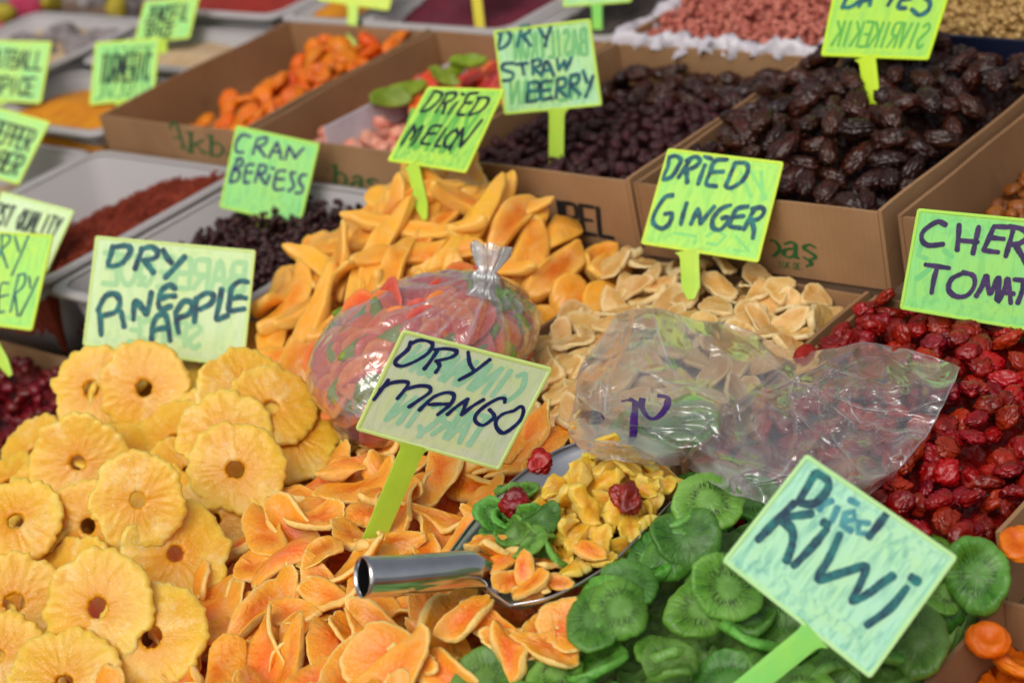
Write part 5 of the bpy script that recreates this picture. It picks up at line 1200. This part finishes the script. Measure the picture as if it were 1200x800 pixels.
sign([(277, 147), (375, 168), (352, 266), (257, 243)], (306, 276), 'green sign reading CRAN BERIESS at the back of the dark cranberries', PM['green'], SM,
     t8('268,125 210,112 165,170 168,232 218,238', '315,150 285,252', '320,142 382,132 375,175 315,202', '325,202 375,268', '400,278 430,220 460,165', '460,165 478,225 490,288', '420,232 490,235', '518,292 545,195', '545,195 572,240 590,282', '590,282 620,240 652,208', '182,288 145,360 120,455', '165,290 200,280 212,320 150,368', '150,368 190,380 178,435 122,455', '292,325 242,335 225,450 262,452', '232,382 282,382', '332,340 300,452', '330,330 378,335 370,382 320,392', '330,392 372,462', '408,400 385,468', '418,350 440,356', '522,370 462,380 440,498 512,502', '450,430 512,432', '592,385 560,388 568,440 582,482 542,518', '672,400 635,402 620,450 648,492 632,528 592,530'),
     (), M_INKB, w=.0042, aspect=1.1, z_foot=-.082)
t9 = lambda *s: trace((950, 0), .14167, *s)
sign([(982, -32), (1120, -28), (1088, 71), (962, 66)], (1019, 89), 'yellow green sign reading DATES cut by the top edge, stuck in the heap of dates', mat_panel('sign_dates', srgb(166, 226, 92), srgb(202, 240, 44), srgb(118, 196, 96), .4), plain('stake_bright', srgb(190, 222, 30), .4, sss=.2),
     t9('330,-120 300,-20 262,68', '262,68 345,55 430,-20 440,-90 340,-120', '400,60 450,-30 500,-120', '500,-120 500,-20 490,50', '440,10 500,5', '640,48 690,-40 720,-120', '600,-120 800,-110', '880,-110 800,-100 750,0 728,62 790,72', '770,0 830,-5', '1010,-80 960,-90 920,-40 985,20 970,90 900,128 835,80'),
     word_paths('SIVRIKEKIK', [(982, 25), (1092, 28), (1080, 57), (974, 54)], True, .35), M_INK, w=.0062, gw=.0032, gink=mat_ink('ghost_dates', srgb(76, 168, 66), srgb(92, 178, 74)), aspect=1.25, neck=.44, stake_w=.0195)
K_ = mat_ink('printed_black', srgb(22, 40, 30), srgb(30, 56, 40)); GF = mat_ink('ghost_far', srgb(78, 162, 90), srgb(96, 176, 104))
sign([(-62, 268), (63, 275), (38, 388), (-80, 372)], (-10, 400), 'sign ending in RY in thin dark pen at the left edge beside the sour cherries', PM['lime'], SM,
     trace((0, 215), .225, '-100,60 -108,170', '-100,62 -40,75 -60,150 -108,172', '-20,290 -30,330') + trace((0, 215), .2247, '10,270 8,340 -8,385', '5,268 45,270 50,300 5,350', '8,350 40,440', '78,275 100,355', '152,268 105,380 62,480', '-60,490 -85,660', '-10,500 -40,505 -55,640', '-55,575 -20,575', '45,520 5,530 -8,660 25,668', '5,590 45,580', '98,480 78,560 55,670', '92,478 130,475 125,530 75,580', '80,582 92,690', '152,485 160,545', '200,488 160,580 105,690'),
     (), M_INK, w=.003, aspect=1.2, z_foot=-.07)
sign([(2, 224), (88, 247), (55, 320), (-25, 296)], (20, 330), 'pale sign printed FIRST QUALITY half hidden behind another sign on the left', PM['pale'], SM, word_paths('FIRST QUALITY', [(-14, 235), (74, 256), (64, 279), (-24, 258)], gap=.35), (), K_, w=.0036, aspect=1.3, z_foot=-.075)
sign([(-38, 116), (59, 143), (22, 217), (-70, 190)], (-20, 225), 'green sign printed BLACK PEPPER at the left edge of the chili tub', PM['far'], SM, word_paths('BLACK PEPPER', [(-50, 128), (43, 154), (32, 178), (-60, 150)], gap=.35) + word_paths('KARA BIBER', [(-62, 160), (30, 184), (18, 206), (-74, 180)], gap=.35), (), K_, w=.004, aspect=1.3, z_foot=-.06)
sign([(-30, 47), (61, 49), (48, 122), (-42, 116)], (5, 140), 'green sign printed MEATBALL SPICE at the upper left edge', PM['far'], SM, word_paths('MEATBALL', [(-24, 58), (52, 61), (48, 82), (-28, 78)], gap=.35) + word_paths('SPICE', [(-6, 90), (42, 92), (38, 112), (-10, 110)], gap=.3), (), K_, w=.0044, aspect=1.25, z_foot=-.05)
sign([(112, 50), (188, 44), (180, 116), (105, 124)], (143, 140), 'yellow rimmed sign reading TURMERIC over the orange powder', PM['far'], SM, word_paths('TURMERIC', [(120, 66), (178, 62), (174, 94), (116, 98)], gap=.3), word_paths('ZERDECAL', [(118, 58), (180, 54), (174, 112), (112, 116)], True, gap=.3), K_, w=.0042, gw=.003, gink=GF, aspect=1.1, z_foot=-.05)
sign([(170, 2), (234, -4), (222, 45), (157, 52)], (192, 66), 'green sign printed ZENCEFIL GINGER behind the turmeric sign', PM['far'], SM, word_paths('ZENCEFIL', [(176, 9), (224, 5), (219, 24), (171, 28)], gap=.3) + word_paths('SPICE', [(172, 32), (205, 29), (201, 43), (168, 47)], gap=.3), (), K_, w=.0042, aspect=1.25, z_foot=-.035)
sign([(282, 0), (344, 10), (322, 72), (258, 62)], (288, 78), 'yellow green sign printed CUMIN rising behind the apricot box', PM['far'], SM, word_paths('CUMIN', [(290, 10), (334, 17), (327, 37), (283, 29)], gap=.3) + word_paths('KIMYON', [(276, 38), (322, 46), (316, 62), (270, 55)], gap=.3), (), K_, w=.0044, aspect=1.15, z_foot=-.09)
sign([(383, -58), (470, -50), (456, 13), (372, 1)], (413, 26), 'yellow sign cut by the top edge left of centre', mat_panel('sign_yellow', srgb(196, 222, 60), srgb(206, 226, 50), srgb(170, 210, 60), .3), SM, (), (), aspect=1.3, z_foot=.0)
sign([(662, -72), (745, -78), (740, 3), (660, 9)], (700, 22), 'mint sign cut by the top edge above the strawberry sign', PM['striped'], SMK, (), (), aspect=1.2, z_foot=.0)
sign([(520, -86), (596, -90), (592, -8), (525, -4)], (561, 18), 'yellow sign on a yellow stake in the purple sumac at the top edge', mat_panel('sign_mustard', srgb(206, 196, 60), srgb(212, 200, 50), srgb(190, 180, 50), .3), SMY, (), (), aspect=1.2, z_foot=.0)

# ------------------------------------------------------------------ create the countable pieces: those that lie open, in view
LAND = {'mango_slice': [((470, 530), 'mango slice right under the bottom edge of the mango sign'), ((450, 600), 'mango slice leaning on the stake of the mango sign'), ((330, 700), 'mango slice left of the open end of the scoop handle'), ((500, 720), 'mango slice just below the scoop handle'), ((360, 550), 'mango slice at the upper left end of the heap by the pineapple'), ((215, 700), 'mango slice lying at the cardboard edge near the ragged pineapple ring'), ((560, 570), 'mango slice beside the left rim of the scoop'), ((230, 770), 'mango slice at the bottom edge left of centre'), ((420, 780), 'mango slice at the bottom edge in the middle of the heap'), ((560, 780), 'mango slice at the bottom edge next to the kiwi'), ((400, 630), 'mango slice just above the scoop handle end'), ((280, 650), 'mango slice touching the lowest right pineapple ring')],
 'kiwi_slice': [((630, 780), 'kiwi slice at the bottom edge beside the mango'), ((850, 770), 'kiwi slice left of the stake of the kiwi sign'), ((950, 770), 'kiwi slice right of the stake of the kiwi sign'), ((700, 780), 'kiwi slice below the big round one at the bottom edge'), ((880, 600), 'kiwi slice touching the upper left edge of the kiwi sign')],
 'melon_strip': [((480, 200), 'melon strip at the foot of the melon sign'), ((360, 300), 'long melon strip at the left of the heap near the pineapple sign'), ((560, 210), 'melon strip on the very top of the melon heap'), ((650, 260), 'melon strip leaning against the box with black print'), ((340, 390), 'melon strip low in the heap right of the pineapple sign'), ((470, 240), 'thick melon strip in the upper middle of the heap')],
 'ginger_slice': [((810, 325), 'ginger slice at the foot of the ginger sign'), ((950, 375), 'ginger slice at the right end of the heap by the cardboard edge'), ((660, 350), 'ginger slice just right of the knotted bag'), ((640, 470), 'ginger slice right of the corner of the mango sign'), ((740, 340), 'ginger slice standing up left of the ginger stake'), ((900, 330), 'ginger slice right behind the ginger sign corner'), ((850, 360), 'ginger slice just above the loose plastic bag')],
 'dried_cherry_tomato': [((1060, 375), 'dried tomato under the left corner of the cherry tomato sign'), ((1000, 385), 'dried tomato next to the ginger tray edge'), ((1150, 640), 'dried tomato lowest in the heap above the kiwi'), ((1120, 560), 'dried tomato right of the bottom of the loose bag'), ((1150, 450), 'dried tomato right of the tip of the loose bag')],
 'date': [((1000, 100), 'date right below the dates sign'), ((1020, 225), 'date at the front right corner of the box'), ((860, 150), 'date at the left wall of the heaped box'), ((1130, 100), 'date at the top right of the heap')],
 'dried_strawberry': [((650, 185), 'dried strawberry at the foot of the strawberry sign'), ((720, 205), 'dried strawberry at the front right corner of its box')]}
def inside(pt, P):
    ins = False
    for k in range(len(P)):
        (x1, y1), (x2, y2) = P[k], P[k - 1]
        if (y1 > pt[1]) != (y2 > pt[1]) and pt[0] < (x2 - x1) * (pt[1] - y1) / (y2 - y1) + x1: ins = not ins
    return ins
def covers_sign(V, thr=.03):
    """a piece lying in front of a sign's panel or stake would not be there: the sign was pushed in last"""
    c = V.mean(0)
    for G, n, q, ft in SIGNS:
        if np.linalg.norm(c - G) > .3: continue
        W_ = V[::3]; fr_ = (W_ - G) @ n > -.001
        if fr_.sum() < 4: continue
        x, y = proj(W_[fr_]); qc = np.mean(q, 0); q2 = [tuple(qc + (np.array(p) - qc) * .96) for p in q]
        if sum(inside(p, q2) for p in zip(x, y)) > thr * len(W_): return True
        m = (np.array(q[2]) + np.array(q[3])) / 2; f = np.array(ft, float); L = f - m; l2 = L @ L
        if l2 > 100:
            u = ((x - m[0]) * L[0] + (y - m[1]) * L[1]) / l2; dd = np.abs((x - m[0]) * L[1] - (y - m[1]) * L[0]) / math.sqrt(l2)
            if ((u > -.05) & (u < .7) & (dd < 13)).sum() > .22 * len(W_): return True
    return False
PLACED = [r for r in PLACED if r[3] is None or not covers_sign(r[3], .25 if r[0] == 'pineapple_ring' else .03)]
vis = []
for k, rec in enumerate(PLACED):
    kind, me, Mx, V, lb, cat, grp = rec
    if V is None:
        vis.append(rec); continue
    x, y = proj(V[::3]); inf = ((x > -15) & (x < 1215) & (y > -12) & (y < 812)).mean()
    open_ = (V[:, 2] > hz(V[:, 0], V[:, 1]) - .0025).mean()
    if grp in (gs, gbag): open_ = 1
    if inf > .05 and open_ > .06: vis.append(rec)
used = {}
for kind, marks in LAND.items():
    for (mx, my), lb in marks:
        best = None
        for r in vis:
            if r[0] != kind or id(r) in used or r[3] is None or 'low' in r[4] and False: continue
            cx, cy = proj(np.array([r[2][0][3], r[2][1][3], r[2][2][3]])); op = (r[3][:, 2] > hz(r[3][:, 0], r[3][:, 1]) - .0025).mean()
            d = math.hypot(cx - mx, cy - my) + (0 if op > .3 else 60)
            if best is None or d < best[0]: best = (d, r)
        if best and best[0] < 70: used[id(best[1])] = 1; best[1][4] = lb
MARKS = [((192, 345), 'the pineapple sign'), ((545, 455), 'the mango sign'), ((445, 615), 'the foot of the mango sign'), ((428, 676), 'the end of the scoop handle'), ((680, 610), 'the scoop blade'), ((985, 660), 'the kiwi sign'), ((470, 430), 'the knotted bag'), ((575, 300), 'the knot of the bag'),
         ((760, 450), 'the purple mark on the loose bag'), ((950, 490), 'the middle of the loose bag'), ((1120, 430), 'the tip of the loose bag'), ((835, 240), 'the ginger sign'), ((812, 318), 'the foot of the ginger sign'), ((1150, 315), 'the tomato sign'), ((520, 150), 'the melon sign'), ((640, 80), 'the strawberry sign'),
         ((650, 182), 'the foot of the strawberry sign'), ((1030, 30), 'the dates sign'), ((310, 205), 'the cranberry sign'), ((742, 722), 'the big round kiwi slice'), ((690, 262), 'the black print'), ((930, 295), 'the green print'), ((93, 545), 'the smooth round pineapple ring'), ((115, 712), 'the ragged pineapple ring'), ((1160, 780), 'the corner apricot'),
         ((300, 780), 'the lower edge'), ((560, 770), 'the seam between mango and kiwi'), ((1190, 640), 'the right tray corner'), ((868, 140), 'the left rim of the heaped box'), ((960, 212), 'the front rim of the heaped box'), ((1120, 160), 'the right rim of the heaped box'), ((1150, 75), 'the navy crate'), ((930, 85), 'the peanut tray'),
         ((143, 85), 'the turmeric sign'), ((200, 25), 'the far green sign'), ((15, 85), 'the upper left sign'), ((420, 300), 'the melon heap middle'), ((330, 350), 'the left end of the melon heap'), ((720, 340), 'the middle of the ginger heap'), ((940, 370), 'the right end of the ginger heap')]
BASE = {'root_bundle': 'grey brown root bundle', 'mango_slice': 'curled mango slice', 'kiwi_slice': 'green kiwi slice', 'melon_strip': 'orange melon strip', 'ginger_slice': 'pale ginger slice', 'dried_cherry_tomato': 'wrinkled red tomato', 'date': 'dark brown date', 'dried_strawberry': 'dark dried strawberry', 'sour_cherry': 'dark sour cherry',
        'golden_raisin': 'amber raisin', 'dried_apricot': 'orange apricot', 'pineapple_ring': 'low lying pineapple ring', 'candied_fruit': 'candied fruit piece', 'pink_sweet': 'pink sugared sweet', 'fruit_piece': 'fruit piece'}
FIXED = {'dried mango': 0}
auto = {}
for r in vis:
    if r[4] in AUTO and r[0] in BASE:
        cx, cy = proj(np.array([r[2][0][3], r[2][1][3], r[2][2][3]])); D = [math.hypot(cx - m[0][0], cy - m[0][1]) for m in MARKS]; m = MARKS[int(np.argmin(D))]; d_ = min(D)
        a_ = math.degrees(math.atan2(m[0][1] - cy, cx - m[0][0])) % 360
        dr = ['right of', 'above and right of', 'above', 'above and left of', 'left of', 'below and left of', 'below', 'below and right of'][int((a_ + 22.5) // 45) % 8]
        ds = 'just ' if d_ < 50 else '' if d_ < 95 else 'some way ' if d_ < 150 else 'far '
        base = BASE[r[0]]
        if r[6] == 'dates behind the strawberries': base = 'back box date'
        if r[6] == gs: base += ' in the scoop'
        if 'inside the knotted bag' in r[4]: base = r[4].split()[0] + ' fruit slice inside the bag'
        if r[3] is not None:
            e_ = r[3].max(0) - r[3].min(0); sz = float(np.linalg.norm(e_)); r.append(sz)
        r[4] = f"{base} {ds}{dr} {m[1]}"; auto.setdefault((r[4], r[6]), []).append(r)
for (lb, g_), lst in auto.items():                         # several at one spot: tell them apart by size, where they differ
    if len(lst) in (2, 3) and all(len(r) > 7 for r in lst):
        lst.sort(key=lambda r: r[7])
        if lst[0][7] < .88 * lst[-1][7]:
            lst[0][4] = 'small ' + lb; lst[-1][4] = 'large ' + lb
for r in vis:
    for cut in ('some way ', 'just ', 'far ', 'curled ', 'wrinkled ', 'chopped ', 'smooth ', ' on the loose bag'):
        if len(r[4].split()) > 15: r[4] = r[4].replace(cut, '')
vis = [r[:7] for r in vis]
cnt = {}
for r in vis: cnt.setdefault(r[0], []).append(r)
extra = []
for kind, lst in cnt.items():
    if len(lst) > 300:                                    # past about 300 of a kind: the rest joined into one object
        sc_ = [((r[3][:, 2] > hz(r[3][:, 0], r[3][:, 1]) - .0025).mean() if r[3] is not None else 1) for r in lst]
        order = np.argsort(sc_)[::-1]; keep = set(id(lst[i]) for i in order[:298]) | set(k for k in used)
        extra.append((kind, [r for r in lst if id(r) not in keep])); vis = [r for r in vis if r[0] != kind or id(r) in keep]
for kind, me, Mx, V, lb, cat, grp in vis:
    o = link(kind, me, None, Mx); tag(o, lb, cat, grp)
for kind, lst in extra:
    if not lst: continue
    Vs, Fs, off, mt = [], [], 0, lst[0][1].materials[0]; P_, R_ = [], []
    for r in lst:
        me = r[1]; v = verts(me); M4 = np.array(r[2]); w = v @ M4[:3, :3].T + M4[:3, 3]; Vs.append(w)
        for p in me.polygons: Fs.append([i + off for i in p.vertices])
        off += len(v)
    o = link(kind + '_underlayer', mesh(kind + '_underlayer', np.concatenate(Vs), Fs, [mt], {'rim': np.zeros(off)})); o['kind'] = 'stuff'; o['label'] = 'more of the same fruit lower in the heap'
print('KINDS', {k: len(v) for k, v in cnt.items()}, 'tris', sum(len(m.polygons) for m in bpy.data.meshes))
